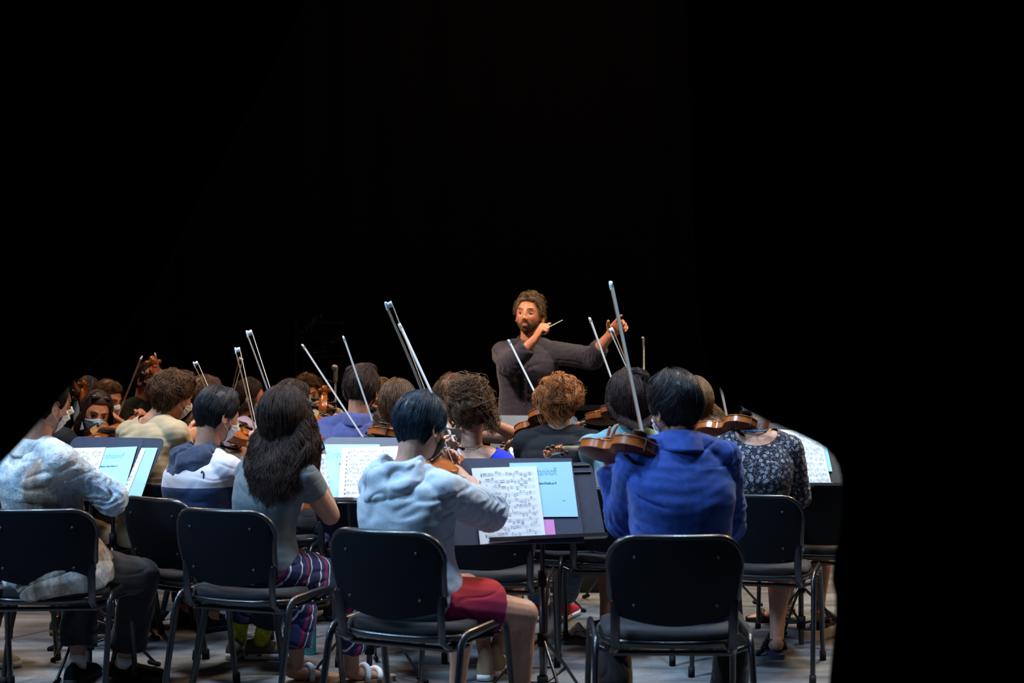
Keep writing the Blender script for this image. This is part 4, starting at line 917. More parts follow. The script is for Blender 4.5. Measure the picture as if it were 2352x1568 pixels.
C_CRIM = shader_mat('crimson_shorts', crimson)
X = person('person in a light grey hoodie, crimson shorts and black mask, bow arm bent to right', (968, 984, 4.80), 40, 14, -6, 1.0, (935, 1082, 4.74), (948, 1365, 4.75), 32, .150, 'm',
    R=dict(e=(1112, 1168, 4.82), w=(1080, 1110, 5.02), hd=(-.34, .25, .36), pn=(-.55, .1, -.7), curl=(38, 48, 56, 62), thumb=(30, 40)), L=dict(e=(930, 1180, 4.92), w=(1005, 1095, 5.08), hd=(.3, .3, .6), pn=(.5, -.3, .2)),
    RL=dict(k=(1202, 1410, 4.94), a=(1196, 1640, 4.97), fd=(1, .35, 0)), LL=dict(k=(1068, 1350, 5.08), a=(1050, 1548, 5.32), fd=(.4, 1, 0)), skin=SKL, vox=.0048,
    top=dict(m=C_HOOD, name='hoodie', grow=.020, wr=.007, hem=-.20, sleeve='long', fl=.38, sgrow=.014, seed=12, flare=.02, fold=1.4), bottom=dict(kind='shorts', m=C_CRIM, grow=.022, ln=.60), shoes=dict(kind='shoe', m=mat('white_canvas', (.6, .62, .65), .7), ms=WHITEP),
    hr=dict(T=.027, N=2600, r=.0014, len=.55, mess=.22, swirl=.45, line='low', edge=.12, tmax=.98, back=.5, seed=3, lock=28, lumpa=.10, lump=.05), hm=hairmat('hair_blue_black', (.008, .013, .020), (.018, .042, .070), .40), mask=MBK)
hood(X['top'], X['nk'] + np.array([0, 0, .0]) - X['sx'] * .012, X['f'], X['sx'], C_HOOD, 1.12)
def glasses(X, m):
    g = G(); c, Rm, s = X['c'], X['Rm'], X['hs']; T = lambda p: (np.array(p) * s) @ Rm.T + c
    for sx in (-1, 1):
        th = np.linspace(0, 2 * math.pi, 20); tube(g, [T((sx * .034 + .026 * math.cos(a) * (1 if 1 else 0), .101 - .006 * abs(sx * .034 + .026 * math.cos(a)) * 10 * .2, .000 + .020 * math.sin(a))) for a in th], .0022, 6); tube(g, [T((sx * .060, .100, .006)), T((sx * .078, .085, .006)), T((sx * .083, -.005, .006)), T((sx * .082, -.03, -.012))], .0022, 6)
    tube(g, [T((-.009, .104, .004)), T((.009, .104, .004))], .002, 6); build('glasses', g, m, X['p'])
glasses(X, EBON)
# ---- long wavy hair, striped trousers
def stripes(n, l, v):
    mp = n.new('ShaderNodeMapping'); mp.inputs['Rotation'].default_value = (rad(20), 0, rad(-62)); l.new(v, mp.inputs[0]); s = sepn(n, l, mp.outputs[0]); d = M_(n, l, 'ADD', s[0], M_(n, l, 'MULTIPLY', noise(n, l, v, 7, 2), .03))
    f = M_(n, l, 'FRACT', M_(n, l, 'MULTIPLY', d, 19)); a = M_(n, l, 'LESS_THAN', M_(n, l, 'ABSOLUTE', M_(n, l, 'SUBTRACT', f, .5)), .055); f2 = M_(n, l, 'FRACT', M_(n, l, 'MULTIPLY', d, 9.5)); b = M_(n, l, 'LESS_THAN', f2, .10)
    return mix(n, l, a, mix(n, l, b, (.016, .022, .085), (.28, .012, .07)), (.55, .58, .68))
C_STRIPE = shader_mat('navy_striped_fabric', stripes)
X = person('person with long wavy dark brown hair, slate t-shirt and navy striped trousers', (653, 963, 5.46), 26, 10, -3, .98, (630, 1056, 5.43), (600, 1292, 5.46), 24, .138, 'f',
    R=dict(e=(748, 1168, 5.50), w=(722, 1084, 5.64), hd=(-.5, .2, .5), pn=(-.6, 0, -.6)), L=dict(e=(655, 1150, 5.55), w=(700, 1070, 5.75)),
    RL=dict(k=(778, 1335, 5.64), a=(808, 1512, 5.76), fd=(.78, .62, 0)), LL=dict(k=(668, 1322, 5.74), a=(680, 1512, 5.76), fd=(.78, .62, 0)), skin=SKM, vox=.005, sc=.97,
    top=dict(m=C_TEE, name='t_shirt', grow=.006, wr=.0026, hem=-.04, sleeve='short', sl=.42, sgrow=.007, seed=8, neck=(0, -.055, .03, .105)), bottom=dict(kind='trousers', m=C_STRIPE, grow=.016, fl=.012, ln=.80, waist=.10, wr=.005),
    shoes=dict(kind='sandal', m=mat('white_leather', (.75, .76, .78), .45), ms=mat('cork', (.36, .20, .10), .8), straps=((.055, .062, .045), (.115, .040, .050)), sw=.013),
    hr=dict(T=.029, N=3600, K=24, r=.0016, long=.275, wide=.052, wave=.012, wf=13, mess=.10, line='short', face=48, backoff=.030, edge=.95, seed=6, swirl=.3, curl=.004, lock=22, jit=1.8), hm=H_DBR, mask=MBL)
# ---- tie-dyed shirt, far left
def tiedye(n, l, v):
    s = sepn(n, l, v); nz = noise(n, l, v, 9, 5); x = M_(n, l, 'ADD', M_(n, l, 'ADD', M_(n, l, 'MULTIPLY', s[0], .80), M_(n, l, 'MULTIPLY', s[1], -.6)), M_(n, l, 'MULTIPLY', M_(n, l, 'SUBTRACT', nz, .5), .16))
    a = M_(n, l, 'MULTIPLY', M_(n, l, 'SUBTRACT', M_(n, l, 'SUBTRACT', .20, M_(n, l, 'MULTIPLY', s[2], .145)), M_(n, l, 'ABSOLUTE', M_(n, l, 'SUBTRACT', x, .115))), 28); a = M_(n, l, 'MINIMUM', M_(n, l, 'MAXIMUM', a, 0), 1); b = M_(n, l, 'MINIMUM', M_(n, l, 'MAXIMUM', M_(n, l, 'MULTIPLY', M_(n, l, 'SUBTRACT', 1.08, s[2]), 14), 0), 1); st = noise(n, l, v, 26, 6, (1, 1, .12)); cr = noise(n, l, v, 34, 6, (1, .8, .7), 1.2)
    r = ramp(n, [(.36, (.28, .40, .52)), (.5, (.50, .55, .58)), (.62, (.68, .66, .62))]); l.new(noise(n, l, v, 5, 5), r.inputs[0]); r2 = ramp(n, [(.3, (.16, .11, .08)), (.55, (.34, .25, .19)), (.70, (.55, .48, .42))]); l.new(st, r2.inputs[0])
    c = mix(n, l, M_(n, l, 'MULTIPLY', a, b), r.outputs[0], r2.outputs[0]); r3 = ramp(n, [(.40, (.72, .74, .78)), (.52, (1, 1, 1))]); l.new(cr, r3.inputs[0]); return mix(n, l, 1.0, c, r3.outputs[0], 'MULTIPLY')
C_TIE = shader_mat('tie_dyed_gauze', tiedye, bump=.5, bs=120)
X = person('person in a loose pale blue and brown tie-dyed shirt with dark cropped trousers', (104, 932, 5.42), 32, 10, 0, 1.0, (84, 1022, 5.40), (132, 1296, 5.47), 38, .160, 'm',
    R=dict(e=(252, 1142, 5.38), w=(205, 1110, 5.66)), L=dict(e=(40, 1150, 5.6), w=(130, 1090, 5.85)),
    RL=dict(k=(318, 1322, 5.72), a=(286, 1518, 5.84), fd=(1, .08, 0)), LL=dict(k=(172, 1318, 5.82), a=(178, 1512, 5.82), fd=(.12, 1, 0)), skin=SKL, vox=.005,
    top=dict(m=C_TIE, grow=.026, wr=.008, hem=-.17, sleeve='long', fl=.6, sgrow=.016, collar=.035, seed=17, flare=.16), bottom=dict(kind='trousers', m=C_CHAR, grow=.020, ln=.82, fl=.022),
    shoes=dict(kind='shoe', m=BLK, ms=mat('black_sole', (.03, .03, .035), .6), sock=WHITEP, sh=.030), hr=dict(T=.018, N=1500, len=.4, mess=.1, line='short', edge=.15), hm=H_BLK, mask=MWH)
# ---- navy hooded colour-block top
def block(n, l, v):
    s = sepn(n, l, v); a = M_(n, l, 'LESS_THAN', M_(n, l, 'ADD', s[2], M_(n, l, 'MULTIPLY', s[0], -.02)), .865); t = noise(n, l, v, 40, 4); return mix(n, l, a, (.46, .47, .54), (.018, .040, .105))
C_BLOCK = shader_mat('colour_block_fleece', block)
X = person('person in a light grey and navy hooded top, bright patterned socks in trainers', (500, 956, 5.97), 44, 16, -4, 1.0, (470, 1043, 5.93), (465, 1262, 5.95), 40, .140, 'm',
    R=dict(e=(580, 1130, 5.95), w=(560, 1050, 6.18)), L=dict(e=(500, 1120, 6.1), w=(560, 1040, 6.3)), RL=dict(k=(640, 1285, 6.15), a=(600, 1452, 6.32), fd=(1, .1, 0)), LL=dict(k=(560, 1280, 6.3), a=(548, 1440, 6.36), fd=(.3, 1, 0)),
    skin=SKM, vox=.0055, top=dict(m=C_BLOCK, name='hooded_top', grow=.022, wr=.004, hem=-.1, seed=40), bottom=dict(kind='trousers', m=C_NAVY, grow=.02, ln=.78, fl=.015), shoes=dict(kind='shoe', m=mat('olive_mesh', (.12, .12, .08), .7, var=.4, vscale=60), ms=WHITEP, sock=mat('patterned_sock', (.55, .60, .03), .8, var=.5, vscale=30), sh=.12),
    hr=dict(T=.028, N=2200, r=.0015, len=.55, mess=.15, swirl=.3, line='low', edge=.12, tmax=.98, seed=9, lock=28), hm=H_BLK, mask=MWH)
hood(X['top'], X['nk'] - X['sx'] * .015, X['f'], X['sx'], C_NAVY, 1.15)
g = G(); c_ = X['nk'] + X['sx'] * .125 + np.array([0, 0, -.085]) - X['f'] * .105; th = np.linspace(0, 2 * math.pi, 16)
tube(g, [c_ + X['sx'] * .010 * math.cos(a) + np.array([0, 0, .020 * math.sin(a)]) for a in th], .0035, 6); tube(g, [c_ + [0, 0, -.025], c_ + X['sx'] * .006 + [0, 0, -.055]], .004, 6); build('badge', g, EBON, X['top'])
# ---- floral top
def floral(n, l, v):
    t = n.new('ShaderNodeTexVoronoi'); t.inputs['Scale'].default_value = 44; t.inputs['Randomness'].default_value = .8; l.new(v, t.inputs[0]); d = t.outputs['Distance']
    w1 = noise(n, l, v, 120, 3); dd = M_(n, l, 'ADD', d, M_(n, l, 'MULTIPLY', M_(n, l, 'SUBTRACT', w1, .5), .55)); petal = M_(n, l, 'LESS_THAN', dd, .36); ring = M_(n, l, 'LESS_THAN', M_(n, l, 'ABSOLUTE', M_(n, l, 'SUBTRACT', dd, .20)), .035); cen = M_(n, l, 'LESS_THAN', d, .07)
    vine = M_(n, l, 'LESS_THAN', M_(n, l, 'ABSOLUTE', M_(n, l, 'SUBTRACT', noise(n, l, v, 60, 2), .5)), .018)
    c = mix(n, l, petal, mix(n, l, vine, (.010, .010, .022), (.16, .18, .23)), (.30, .35, .42)); c = mix(n, l, ring, c, (.03, .03, .06)); return mix(n, l, cen, c, (.05, .05, .08))
C_FLOR = shader_mat('floral_print', floral)
X = person('person in a black and white floral top with a blue neck strap, in sandals', (1742, 908, 6.22), -35, 8, -6, .97, (1735, 998, 6.18), (1745, 1250, 6.2), 4, .160, 'f',
    R=dict(e=(1835, 1140, 6.25), w=(1770, 1120, 6.48)), L=dict(e=(1650, 1110, 6.4), w=(1620, 1050, 6.6)), RL=dict(k=(1792, 1290, 6.55), a=(1784, 1462, 6.36), fd=(.12, 1, 0)), LL=dict(k=(1640, 1290, 6.6), a=(1640, 1450, 6.5)), skin=SKL, vox=.0055,
    top=dict(m=C_FLOR, name='floral_top', grow=.014, wr=.0025, hem=-.12, sleeve='long', fl=.2, sgrow=.010, neck=(0, -.03, .04, .105), seed=51), bottom=dict(kind='shorts', m=C_NAVY, grow=.02, ln=.8),
    shoes=dict(kind='sandal', m=mat('navy_webbing', (.02, .02, .045), .8), ms=mat('dark_blue_sole', (.03, .035, .09), .7), heel=1, straps=((.06, .050, .045), (.13, .036, .050))), hr=dict(T=.02, N=900, line='up', len=.4), hm=H_BR, mask=MBL)
g = G(); th = np.linspace(0, 2 * math.pi, 30); nk = X['nk']; tube(g, [nk + X['sx'] * .062 * math.cos(a) + X['f'] * (.062 * math.sin(a) + .01) + np.array([0, 0, .028 + .01 * math.sin(a)]) for a in th], (.003, .0085), 8); tube(g, [nk - X['f'] * .055 + np.array([.0, 0, .03]), nk - X['f'] * .075 + np.array([.015, 0, .055]), nk - X['f'] * .07 + np.array([.004, 0, .062])], .0018, 6); build('neck_strap', g, mat('turquoise_strap', (.02, .25, .55), .6, var=.6, vscale=90), X['p'])
# ---- curly updo, cobalt top
X = person('person with a curly brown updo and a wide-necked cobalt blue top', (1084, 945, 6.02), 14, 6, -8, 1.0, (1082, 1034, 5.98), (1085, 1260, 5.98), 10, .145, 'f',
    R=dict(e=(1190, 1130, 6.1), w=(1120, 1090, 6.3)), L=dict(e=(990, 1120, 6.15), w=(1010, 1040, 6.4)), RL=dict(k=(1200, 1270, 6.35), a=(1140, 1470, 6.0), fd=(.1, 1, 0)), LL=dict(k=(1075, 1275, 6.4), a=(1117, 1500, 5.92), fd=(.15, 1, 0)), skin=SKL, vox=.0055,
    top=dict(m=C_COB, name='tank_top', grow=.008, wr=.002, hem=-.1, sleeve='short', sl=.15, sgrow=.004, neck=(0, -.02, .045, .128), seed=61), bottom=dict(kind='shorts', m=C_STRIPE, grow=.02, ln=.7), shoes=dict(kind='shoe', m=mat('tan_suede', (.36, .26, .15), .9), ms=WHITEP, high=.05),
    hr=dict(T=.026, N=1700, K=16, r=.0015, len=.5, curl=.013, cw=1.4, mess=.5, lock=24, jit=.7, line='up', back=.8, lumpa=.3, seed=13, lift=.012, extra=[clump((.005, -.055, .095), (.070, .065, .060), 460, .0014, .8, .5), clump((.062, -.05, .03), (.045, .055, .070), 300, .0014, .7, .6), pony([(.075, -.06, .03), (.105, -.05, -.03), (.10, -.05, -.11)], 260, .0013, .042, .014)]), hm=hairmat('hair_mid_brown', (.045, .021, .010), (.22, .105, .048), .55), mask=MBL)
g = G(); th = np.linspace(0, 2 * math.pi, 30); nk = X['nk']; tube(g, [nk + X['sx'] * .058 * math.cos(a) + X['f'] * (.058 * math.sin(a) + .006) + np.array([0, 0, .018 - .0 * math.sin(a)]) for a in th], .0017, 6); build('necklace', g, mat('brown_cord', (.08, .05, .03), .7), X['p'])
# ---- ginger hair, black top
person('person with messy ginger hair and a black top, violin at the left shoulder', (1287, 921, 6.62), 28, 6, -4, .97, (1284, 990, 6.58), (1285, 1230, 6.6), 8, .165, 'm',
    R=dict(e=(1345, 1090, 6.85), w=(1305, 1075, 7.1)), L=dict(e=(1215, 1085, 6.75), w=(1215, 1020, 6.95), hd=(-.2, .1, 1)), RL=dict(k=(1330, 1245, 7.0), a=(1298, 1385, 7.35), fd=(.35, 1, 0)), LL=dict(k=(1235, 1245, 7.0), a=(1238, 1372, 7.35), fd=(-.2, 1, 0)), skin=SKL, vox=.006,
    top=dict(m=C_BLACK, grow=.02, wr=.004, hem=-.1), bottom=dict(kind='trousers', m=C_JEAN, ln=.88), shoes=dict(kind='shoe', m=mat('red_canvas', (.50, .02, .02), .7), ms=WHITEP, high=.05),
    hr=dict(T=.024, N=2600, K=14, r=.0017, len=.5, mess=.8, curl=.013, cw=1.3, line='short', lock=26, jit=.7, tmax=1.10, lift=.016, back=.6, seed=15, lumpa=.25), hm=H_GIN, mask=MBK)
# ---- turquoise shirt
def turq(n, l, v):
    s = sepn(n, l, v); r = ramp(n, [(.80, (.50, .56, .60)), (.90, (.45, .52, .56)), (.93, (.20, .38, .42)), (1.0, (.16, .34, .38))]); l.new(M_(n, l, 'ADD', s[2], M_(n, l, 'MULTIPLY', noise(n, l, v, 12), .02)), r.inputs[0]); return r.outputs[0]
C_TUR2 = shader_mat('turquoise_and_white_cotton', turq)
def clip_(g, c, Rm, s, rs):
    pass
X = person('person with shoulder-length black hair clipped up and a turquoise and white shirt', (1447, 918, 6.45), -12, 8, -3, .97, (1440, 996, 6.42), (1442, 1240, 6.45), -4, .165, 'f',
    R=dict(e=(1530, 1100, 6.5), w=(1460, 1080, 6.75)), L=dict(e=(1372, 1100, 6.55), w=(1385, 1025, 6.75)), RL=dict(k=(1500, 1250, 7.0), a=(1500, 1420, 6.9)), LL=dict(k=(1398, 1255, 6.95), a=(1392, 1425, 6.85)), skin=SKM, vox=.006,
    top=dict(m=C_TUR2, grow=.02, wr=.004, hem=-.1, sleeve='short', sl=.8, collar=.03), bottom=dict(kind='shorts', m=C_BLACK), shoes=dict(kind='shoe', m=BLK, ms=RUB),
    hr=dict(T=.044, N=2600, K=16, r=.0018, long=.05, wide=.004, wave=.004, mess=.25, line='short', face=55, back=.5, seed=19, edge=.9, lumpa=.1, extra=[pony([(.02, -.10, .13), (.05, -.13, .10), (.06, -.12, .06)], 120, .0018, .025, .006, start=(-.01, -.06, .12))]), hm=H_DBR, mask=MWH)
# ---- long light brown hair behind the blue shirt
person('person with long light brown hair half hidden behind the blue-shirted player', (1596, 925, 7.2), -10, 8, 0, 1.0, (1590, 995, 7.15), (1590, 1200, 7.2), -8, .155, 'f', skin=SKL, vox=.008,
    top=dict(m=C_BLACK, grow=.015, hem=-.1), bottom=dict(kind='trousers', m=C_NAVY), shoes=dict(kind='shoe', m=BLK, ms=RUB), hr=dict(T=.028, N=2200, K=16, r=.0018, long=.28, wide=.07, wave=.010, mess=.1, line='short', face=50, seed=23, drift=(.15, -.02, 0), edge=.6), hm=H_LBR, mask=MBL)
# ---- cream t-shirt
person('person with thick brown hair and a cream t-shirt, leaning forward', (398, 912, 6.85), 42, 14, 0, 1.02, (350, 968, 6.8), (345, 1215, 6.78), 34, .170, 'm',
    R=dict(e=(440, 1085, 6.85), w=(425, 1010, 7.05), hd=(.3, .3, .2)), L=dict(e=(380, 1080, 7.0), w=(430, 1000, 7.2)), RL=dict(k=(500, 1240, 7.0), a=(490, 1420, 7.0)), LL=dict(k=(430, 1240, 7.2), a=(420, 1400, 7.2)), skin=SKR, vox=.006, 
    top=dict(m=C_CREAM, name='t_shirt', grow=.024, wr=.008, hem=-.14, sleeve='short', sl=.75, sgrow=.020, neck=(0, .01, .03, .080), seed=71), bottom=dict(kind='trousers', m=C_CHAR), shoes=dict(kind='shoe', m=BLK, ms=RUB),
    hr=dict(T=.030, N=2000, K=9, r=.0018, len=.45, curl=.006, mess=.45, line='short', back=.3, seed=25, lumpa=.05, edge=.4, lock=20, lift=.008), hm=H_BR, mask=MWH)
# ---- khaki shorts, hidden
person('person in khaki shorts and black shoes almost hidden behind the tie-dyed shirt', (120, 925, 6.82), 40, 8, 0, 1.0, (102, 985, 6.8), (135, 1215, 6.8), 38, .155, 'm', RL=dict(k=(240, 1252, 6.98), a=(222, 1432, 6.80), fd=(1, .1, 0)), LL=dict(k=(185, 1245, 7.2), a=(140, 1428, 6.95), fd=(.1, 1, 0)), skin=SKD, vox=.008,
    top=dict(m=C_BLACK, grow=.018, hem=-.1), bottom=dict(kind='shorts', m=C_KHAKI, grow=.03, ln=1.06), shoes=dict(kind='shoe', m=mat('black_leather', (.012, .012, .012), .25), ms=mat('tan_welt', (.2, .1, .04), .6)), hr=dict(T=.015, N=500, len=.3), hm=H_BLK, mask=MWH)
# ---- mostly outside the left edge
person('person beyond the left edge with one tan trainer in view', (-120, 930, 5.97), 30, 8, 0, 1.0, None, None, 30, .155, 'm', RL=dict(k=(-30, 1330, 6.1), a=(-52, 1490, 6.12), fd=(1, .15, 0)), LL=dict(k=(-140, 1320, 6.3), a=(-150, 1480, 6.2)), skin=SKL, vox=.009,
    top=dict(m=C_BLACK, grow=.018), bottom=dict(kind='trousers', m=C_CHAR), shoes=dict(kind='shoe', m=mat('tan_trainer', (.35, .28, .2), .8), ms=mat('off_white_sole', (.5, .46, .4), .7)), hr=dict(T=.015, N=400, len=.3), hm=H_BR)
# ---- blue polo
person('person with short dark brown hair and a mid blue polo shirt', (830, 893, 6.98), 6, 10, 2, 1.06, (822, 962, 6.94), (822, 1205, 6.98), 2, .165, 'm', R=dict(e=(905, 1090, 6.7), w=(850, 1060, 6.95)), L=dict(e=(745, 1080, 6.75), w=(740, 1010, 6.95)), skin=SKR, vox=.006,
    top=dict(m=C_POLO, name='polo_shirt', grow=.02, wr=.004, hem=-.1, sleeve='short', sl=.75, collar=.032, seed=81), bottom=dict(kind='trousers', m=C_NAVY), shoes=dict(kind='shoe', m=BLK, ms=RUB),
    hr=dict(T=.016, N=2200, K=6, r=.0016, len=.28, mess=.3, line='low', edge=.3, back=.3, seed=27), hm=H_DBR, mask=MBK)
# ---- wavy brown hair behind the hoodie's head
person('person with wavy brown hair showing just behind the hooded player\'s black hair', (912, 936, 6.42), -5, 8, 0, 1.0, (908, 1006, 6.39), (908, 1235, 6.42), -5, .145, 'f', skin=SKL, vox=.008, L=dict(e=(862, 1100, 6.55), w=(856, 1035, 6.7)),
    top=dict(m=C_BLACK, grow=.015), bottom=dict(kind='trousers', m=C_NAVY), shoes=dict(kind='shoe', m=BLK, ms=RUB), hr=dict(T=.028, N=2000, K=14, r=.0017, long=.10, wide=.03, wave=.012, mess=.3, line='short', face=50, seed=29), hm=H_BR, mask=MBL)
# ---- black mask beside the polo
X = person('person with a black mask glancing back between the polo shirt and brown hair', (874, 922, 8.4), 215, 8, 0, .97, None, None, 200, .15, 'f', skin=SKR, vox=.007, top=dict(m=C_BLACK, grow=.015), bottom=dict(kind='trousers', m=C_CHAR), shoes=dict(kind='shoe', m=BLK, ms=RUB), hr=dict(T=.022, N=1200, len=.5, mess=.3, line='short', seed=33, extra=[clump((0, -.03, .12), (.05, .05, .035), 160)]), hm=H_LBR, mask=MBK); eyes(X)
# ---- far player behind the curly updo
person('person with brown curls beyond the curly updo, forearm raised to the right', (1040, 915, 7.42), 20, 6, 0, 1.0, None, None, 15, .15, 'f', R=dict(e=(1148, 1000, 7.35), w=(1105, 962, 7.1), sh=(.02, 0, .03)), skin=SKM, vox=.0065, top=dict(m=C_BLACK, grow=.012, sleeve='none'), bottom=dict(kind='trousers', m=C_CHAR), shoes=dict(kind='shoe', m=BLK, ms=RUB), hr=dict(T=.028, N=1400, K=12, len=.5, curl=.007, mess=.35, line='low', seed=35), hm=H_BR, mask=MBL)
# ---- navy-hood neighbours further back
person('person with brown hair behind the navy hood, bow tip raised', (474, 917, 7.75), 62, 8, 0, 1.0, None, None, 55, .155, 'f', skin=SKR, vox=.008, top=dict(m=C_BLACK, grow=.015), bottom=dict(kind='trousers', m=C_CHAR), shoes=dict(kind='shoe', m=BLK, ms=RUB), hr=dict(T=.03, N=1400, K=14, long=.16, wide=.03, mess=.2, seed=37, face=45), hm=H_BR, mask=MBL)
person('person with parted dark brown hair and lilac top in profile, beyond the navy hood', (572, 913, 8.9), 72, 10, 0, 1.0, None, None, 60, .15, 'f', R=dict(e=(600, 1010, 8.7), w=(625, 975, 8.7)), skin=SKR, vox=.007, top=dict(m=C_LILAC, grow=.015), bottom=dict(kind='trousers', m=C_CHAR), shoes=dict(kind='shoe', m=BLK, ms=RUB), hr=dict(T=.022, N=1400, K=14, long=.10, wide=.02, mess=.1, seed=39, face=60), hm=H_DBR, mask=MBL)
person('person in a pale mask whose lit cheek shows past the long wavy hair', (668, 928, 7.3), 58, 12, 0, 1.0, None, None, 50, .15, 'f', R=dict(e=(700, 1060, 7.1), w=(722, 1005, 7.2), hd=(.4, .1, .5), pn=(-.2, -.8, -.1)), L=dict(e=(700, 1040, 7.4), w=(745, 1000, 7.35)), skin=SKR, vox=.006, top=dict(m=C_CHAR, grow=.015), bottom=dict(kind='trousers', m=C_CHAR), shoes=dict(kind='shoe', m=BLK, ms=RUB), hr=dict(T=.026, N=1400, K=10, len=.5, mess=.3, line='short', seed=41, face=60), hm=H_DBR, mask=MBL)
# ---- cellist in striped white shirt
def wst(n, l, v):
    s = sepn(n, l, v); f = M_(n, l, 'FRACT', M_(n, l, 'MULTIPLY', s[0], 16)); r = ramp(n, [(.3, (.62, .58, .50)), (.5, (.22, .20, .18)), (.8, (.62, .58, .50))]); l.new(f, r.inputs[0]); return r.outputs[0]
C_WST = shader_mat('striped_white_cotton', wst)
X = person('person with curly light brown hair, teal mask and striped white shirt playing a cello', (708, 905, 9.3), 165, 8, 4, 1.0, None, None, 175, .16, 'm', R=dict(e=(668, 1010, 9.1), w=(690, 1040, 8.9)), L=dict(e=(790, 985, 9.1), w=(770, 948, 8.95), hd=(-.6, -.1, .35), pn=(-.3, .2, -.6), curl=(30, 32, 36, 40), hs=1.15), skin=SKR, vox=.0055,
    top=dict(m=C_WST, grow=.02, wr=.004), bottom=dict(kind='trousers', m=C_CHAR), shoes=dict(kind='shoe', m=BLK, ms=RUB), hr=dict(T=.03, N=1600, K=10, r=.002, len=.35, curl=.006, mess=.4, line='short', seed=43, lumpa=.3, edge=.6), hm=H_LBR, mask=MTE); eyes(X)
# ---- sunglasses on hair
X = person('person with sunglasses pushed up on long dark hair, pale blue mask and black top', (220, 948, 8.0), 152, 14, -10, 1.04, (205, 1010, 8.1), None, 155, .15, 'f', R=dict(e=(175, 1040, 7.85), w=(238, 1000, 7.55), hd=(1, .0, .0), pn=(0, -.4, -.9), hs=1.15, curl=(22, 26, 30, 34)), L=dict(e=(290, 1075, 7.9), w=(300, 1010, 7.7)), skin=SKR, vox=.0055,
    top=dict(m=C_BLACK, grow=.015, sleeve='short', sl=.6), bottom=dict(kind='trousers', m=C_CHAR), shoes=dict(kind='shoe', m=BLK, ms=RUB), hr=dict(T=.022, N=2000, K=16, long=.16, wide=.03, mess=.06, seed=45, face=62, edge=.5, line='short', wave=.006), hm=H_DBR, mask=MBL); eyes(X)
g = G(); c, Rm = X['c'], X['Rm']
for sx in (-1, 1): ell(g, c + Rm @ np.array([sx * .036, .060, .108]), np.array([.030, .010, .024]), Rm @ np.array(Matrix.Rotation(rad(-50), 3, 'X')), 16, 10)
tube(g, [c + Rm @ np.array([-.01, .066, .112]), c + Rm @ np.array([.01, .066, .112])], .003, 6); build('sunglasses', g, mat('dark_lens', (.02, .02, .03), .05, 1.0, coat=1), X['p'])
g = G(); W = X['arms']['R'][1:]; q = W[0] + (W[1] - W[0]) * .85; ax = nrm(W[1] - W[0]); a1 = nrm(np.cross(ax, [0, 0, 1.])); a2 = np.cross(ax, a1); tube(g, [q + a1 * .034 * math.cos(a) + a2 * .034 * math.sin(a) for a in np.linspace(0, 6.283, 20)], (.003, .009), 6); build('wristband', g, EBON, X['p'])
X = person('person in profile with brown hair, white mask and rust flannel shirt, bow hand raised', (247, 918, 8.8), 118, 14, 0, 1.0, None, None, 120, .155, 'm', R=dict(e=(300, 1010, 8.2), w=(300, 955, 8.15), hd=(-.5, -.1, .5), pn=(-.5, -.3, -.3), hs=1.1), L=dict(e=(300, 1000, 8.5), w=(320, 960, 8.5)), skin=SKR, vox=.006, top=dict(m=C_RUST, grow=.018, fl=.8), bottom=dict(kind='trousers', m=C_CHAR), shoes=dict(kind='shoe', m=BLK, ms=RUB), hr=dict(T=.024, N=1200, len=.45, mess=.3, seed=47), hm=H_BR, mask=MWH); eyes(X)
person('person with grey hair at the far left playing a cello behind pale blue sheets', (200, 903, 9.9), 150, 10, 0, 1.0, None, None, 140, .16, 'm', L=dict(e=(215, 955, 9.7), w=(182, 905, 9.7), hd=(-.4, 0, .7), hs=1.1), R=dict(e=(120, 1030, 9.5), w=(145, 1008, 9.35), hd=(1, 0, -.05), pn=(0, -.3, -.9), hs=1.15), skin=SKR, vox=.006, top=dict(m=C_BLACK, grow=.018), bottom=dict(kind='trousers', m=C_CHAR), shoes=dict(kind='shoe', m=BLK, ms=RUB), hr=dict(T=.018, N=900, len=.35, mess=.2, seed=49), hm=H_GRY, mask=MWH)
person('person standing in black with a black mask at the neck of a double bass', (342, 872, 9.4), 115, 10, 0, 1.0, None, (325, 1010, 9.45), 120, .16, 'm', stand=True, R=dict(e=(300, 990, 9.2), w=(320, 1040, 9.1)), L=dict(e=(395, 900, 9.4), w=(382, 872, 9.25), hd=(-.6, -.2, .4), hs=1.15), skin=SKR, vox=.006, top=dict(m=C_BLACK, grow=.018), bottom=dict(kind='trousers', m=C_CHAR), shoes=dict(kind='shoe', m=BLK, ms=RUB), hr=dict(T=.018, N=900, len=.35, mess=.2, seed=53), hm=H_DBR, mask=MBK)
# ---- hidden behind the right curtain, feet in view
person('person hidden by the right curtain, spread feet in dark sandals', (1880, 925, 6.95), 2, 8, 0, 1.0, None, None, 2, .15, 'f', RL=dict(k=(1890, 1250, 7.25), a=(1880, 1398, 7.1), fd=(.5, .8, 0)), LL=dict(k=(1812, 1250, 7.3), a=(1806, 1392, 7.25), fd=(-1, .25, 0)), skin=SKL, vox=.007, top=dict(m=C_BLACK, grow=.015), bottom=dict(kind='shorts', m=C_BLACK), shoes=dict(kind='sandal', m=mat('dark_brown_strap', (.03, .018, .015), .6), ms=mat('dark_brown_sole', (.02, .014, .012), .7), heel=1), hr=dict(T=.02, N=500, len=.4), hm=H_BR)

